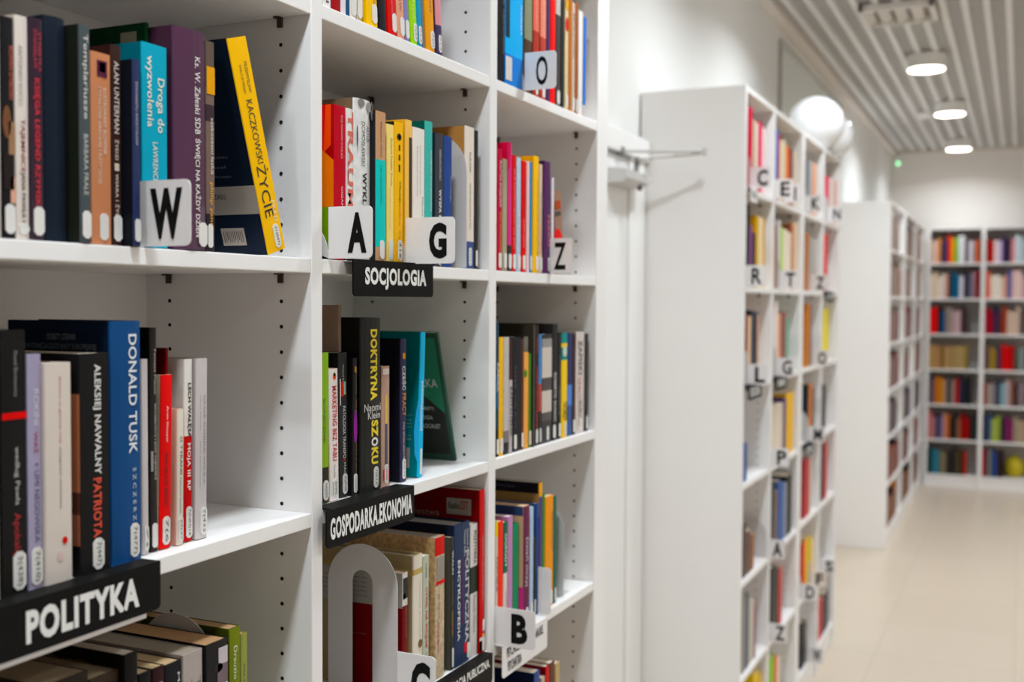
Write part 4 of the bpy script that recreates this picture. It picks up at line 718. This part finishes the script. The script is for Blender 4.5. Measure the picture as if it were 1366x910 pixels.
# yellow cushion lying on the lowest far shelf
bm = bmesh.new(); bmesh.ops.create_uvsphere(bm, u_segments=24, v_segments=14, radius=1)
for v in bm.verts: v.co = Vector((v.co.x*.12, v.co.y*.085, max(v.co.z, -.72)*.11 + .0795*1.0))
o = obj('cushion', bm, mat('b8a410', .6, .08, 25), smooth=True); o.location = (XF+.15, .035, s_top(6)+.0003)
tag(o, 'rounded yellow cushion on the lowest far shelf', 'cushion')
# ------------------------------------------------------------------ balloons, door closer, ceiling things
def balloon(x, y, r, label):
    t = thing('balloon', (x, y, s_top(-1)), label, 'balloon', 'white balloons on the bookcase')
    bm = bmesh.new(); bmesh.ops.create_uvsphere(bm, u_segments=40, v_segments=26, radius=r)
    for v in bm.verts:
        v.co.z *= 1.0; v.co.z += r + .001
    m = bpy.data.materials.get('balloon_skin')
    if not m:
        m = bpy.data.materials.new('balloon_skin'); m.use_nodes = True; b = m.node_tree.nodes['Principled BSDF']
        b.inputs['Base Color'].default_value = (.86, .86, .87, 1); b.inputs['Roughness'].default_value = .07
        b.inputs['Subsurface Weight'].default_value = .8; b.inputs['Subsurface Radius'].default_value = (.12, .12, .12); b.inputs['Coat Weight'].default_value = 0.
        n = m.node_tree.nodes.new('ShaderNodeTexNoise'); n.inputs['Scale'].default_value = 4
    obj('balloon_skin', bm, m, t, smooth=True)
    bm = bmesh.new(); tube(bm, (r*.9, -r*.3, r*.62), (r*1.0, -r*.36, r*.52), .004, 10, 0, .012); obj('knot', bm, mat('d9d6dc', .3, .02), t)
balloon(5.165, .868, .126, 'larger white balloon on top of the bookcase past the door')
balloon(5.41, .838, .104, 'smaller white balloon behind the larger one')
# door closer
t = thing('door_closer', (3.22, 1.10, ZC+.40), 'grey door closer with folding arm above the white door', 'door closer')
GREY = mat('c9c5c2', .4, .03, metal=.15)
bm = bmesh.new(); prism(bm, [(.026, -.046), (-.03, -.040), (-.038, -.03), (-.038, -.004), (.026, .002)], 'x', -.13, .08); prism(bm, [(-.13+.21, -.032), (.145, -.026), (.145, -.012), (.08, 0.)], 'y', -.03, .02); obj('closer_body', bm, GREY, t)
bm = bmesh.new(); tube(bm, (.06, -.005, -.003), (.07, -.005, .052), .008, 14); obj('spindle', bm, mat('77726e', .35, .03, metal=.6), t)
bm = bmesh.new(); tube(bm, (.03, -.028, -.055), (.03, -.028, -.039), .008, 12); obj('valve_cap', bm, mat('5c5450', .5, .03), t)
el = onY(940, 203, .90) - Vector((3.22, 1.10, ZC+.40))
bm = bmesh.new(); tube(bm, (.07, -.005, .047), el - Vector((0, 0, .004)), .0045, 10); obj('main_arm', bm, GREY, t)
bm = bmesh.new(); tube(bm, (-.02, .024, .062), el + Vector((0, 0, .004)), .0055, 10); tube(bm, el - Vector((0, 0, .01)), el + Vector((0, 0, .012)), .009, 12); obj('forearm', bm, GREY, t)
bm = bmesh.new(); box(bm, -.04, .0, .008, .03, .052, .074, 0, .003); obj('arm_bracket', bm, mat('7f7a76', .35, .03, metal=.5), t)
# drum lamps in a row over the shelves, plus an unseen second row added as fill
GLOW = emit('fff6ea', 9.); HOUS = mat('ebe8e4', .5, .015)
LX = [6.79, 8.45, 10.37, 4.72, 3.5, 2.2, .6, -.9]
LP = [.82, .78, .45, .64, .62, .9, 1., .95]
LY = [.525, .49, .525, .5, .46, .44, .43, .43]
def lamp(x, y, label, power):
    z = ZC + 1.345; r = .098
    t = thing('ceiling_lamp', (x, y, ZCEIL), label, 'lamp', 'drum lamps along the aisle ceiling')
    bm = bmesh.new(); tube(bm, (0, 0, z-ZCEIL+.004), (0, 0, -.0005), r+.006, 40)
    obj('housing', bm, HOUS, t)
    bm = bmesh.new(); tube(bm, (0, 0, z-ZCEIL), (0, 0, z-ZCEIL+.0035), r, 40); obj('diffuser', bm, GLOW, t)
    ld = bpy.data.lights.new('lamp_light', 'AREA'); ld.shape = 'DISK'; ld.size = 2*r - .004; ld.energy = power; ld.spread = math.radians(150); ld.color = (.9, 1., 1.08)
    lo = bpy.data.objects.new('lamp_light', ld); C.objects.link(lo); lo.location = (x, y, z-.002)
P = 17.5
LL = ['nearest visible round drum lamp on the ceiling', 'middle round drum lamp on the ceiling', 'farthest round drum lamp near the back wall', 'round drum lamp over the letter C bay, out of frame', 'round drum lamp beyond the door, out of frame', 'round drum lamp just before the door, out of frame', 'round drum lamp over the near bookcase, out of frame', 'round drum lamp behind the viewer, out of frame']
for x, y, q, l in zip(LX, LY, LP, LL): lamp(x, y, l, P*q)
for i, x in enumerate((.8, 2.6, 4.4, 6.2, 7.8, 9.3)):  # right-hand row: unseen lamps added as fill to brighten the spines
    lamp(x, -1.5, f'unseen drum lamp added as fill over the open floor, {ORD[i]} in the right-hand row', (14, 18, 20, 25, 25, 25)[i])
# ceiling air diffuser
t = thing('air_vent', (5.70, .57, ZCEIL), 'square white air vent on the ceiling grid', 'vent')
bm = bmesh.new(); s = .17
for a in ((-s, s, -s, -s+.025), (-s, s, s-.025, s), (-s, -s+.025, -s, s), (s-.025, s, -s, s)): box(bm, a[0], a[1], a[2], a[3], -.035, -.001, 0, .004)
obj('frame', bm, mat('dcd6cf', .5, .02), t)
bm = bmesh.new(); box(bm, -s+.02, s-.02, -s+.02, s-.02, -.006, -.001); obj('back_plate', bm, mat('8c857e', .6, .03), t)
for q in range(4):
    bm = bmesh.new(); yy = -.11 + q*.075
    prism(bm, [(yy, -.012), (yy+.045, -.032), (yy+.048, -.028), (yy+.004, -.008)], 'x', -s+.026, s-.026); obj('louvre', bm, mat('d5cec6', .5, .02), t)
p = onZ(1233, 154, ZCEIL-.02)
t = thing('smoke_detector', (p.x, p.y, ZCEIL), 'small white round smoke detector on the ceiling', 'smoke detector')
bm = bmesh.new(); tube(bm, (0, 0, -.012), (0, 0, -.0005), .05, 24); obj('base', bm, HOUS, t)
bm = bmesh.new(); tube(bm, (0, 0, -.04), (0, 0, -.012), .028, 24, 0, .045); obj('sensor_dome', bm, HOUS, t)
# small green indicator high on the back wall
p = onX(1198, 218, XB-.02)
t = thing('indicator_light', (XB-.001, p.y, p.z), 'small green indicator light high in the back corner', 'indicator light')
bm = bmesh.new(); box(bm, -.02, 0, -.03, .03, -.025, .025, 0, .004); obj('case', bm, HOUS, t)
bm = bmesh.new(); tube(bm, (-.021, 0, 0), (-.028, 0, 0), .012, 16); obj('green_lens', bm, emit('7fe09c', 5.), t)
# ------------------------------------------------------------------ camera, world, view
cd = bpy.data.cameras.new('camera'); cam = bpy.data.objects.new('camera', cd); C.objects.link(cam)
cam.matrix_world = Matrix(((RT.x, UP.x, -FW.x, EYE.x), (RT.y, UP.y, -FW.y, EYE.y), (RT.z, UP.z, -FW.z, EYE.z), (0, 0, 0, 1)))
cd.sensor_fit = 'HORIZONTAL'; cd.sensor_width = 36; cd.lens = 36*F/W; cd.clip_start = .05; cd.clip_end = 60
cd.dof.use_dof = True; cd.dof.focus_distance = 1.40; cd.dof.aperture_fstop = 4.0; cd.dof.aperture_blades = 0
S = bpy.context.scene; S.camera = cam
w = bpy.data.worlds.new('world'); S.world = w; w.use_nodes = True
w.node_tree.nodes['Background'].inputs[0].default_value = (1, .96, .92, 1); w.node_tree.nodes['Background'].inputs[1].default_value = .3
S.view_settings.view_transform = 'Standard'; S.view_settings.look = 'None'; S.view_settings.gamma = 1; S.view_settings.use_curve_mapping = False
S.view_settings.exposure = -.12
S.cycles.max_bounces = 8; S.cycles.diffuse_bounces = 5; S.cycles.glossy_bounces = 3; S.cycles.sample_clamp_indirect = 6
try:
    S.cycles.use_denoising = True; S.cycles.denoiser = 'OPENIMAGEDENOISE'
except Exception: pass
print('books', N_BOOKS, 'objects', len(bpy.data.objects))
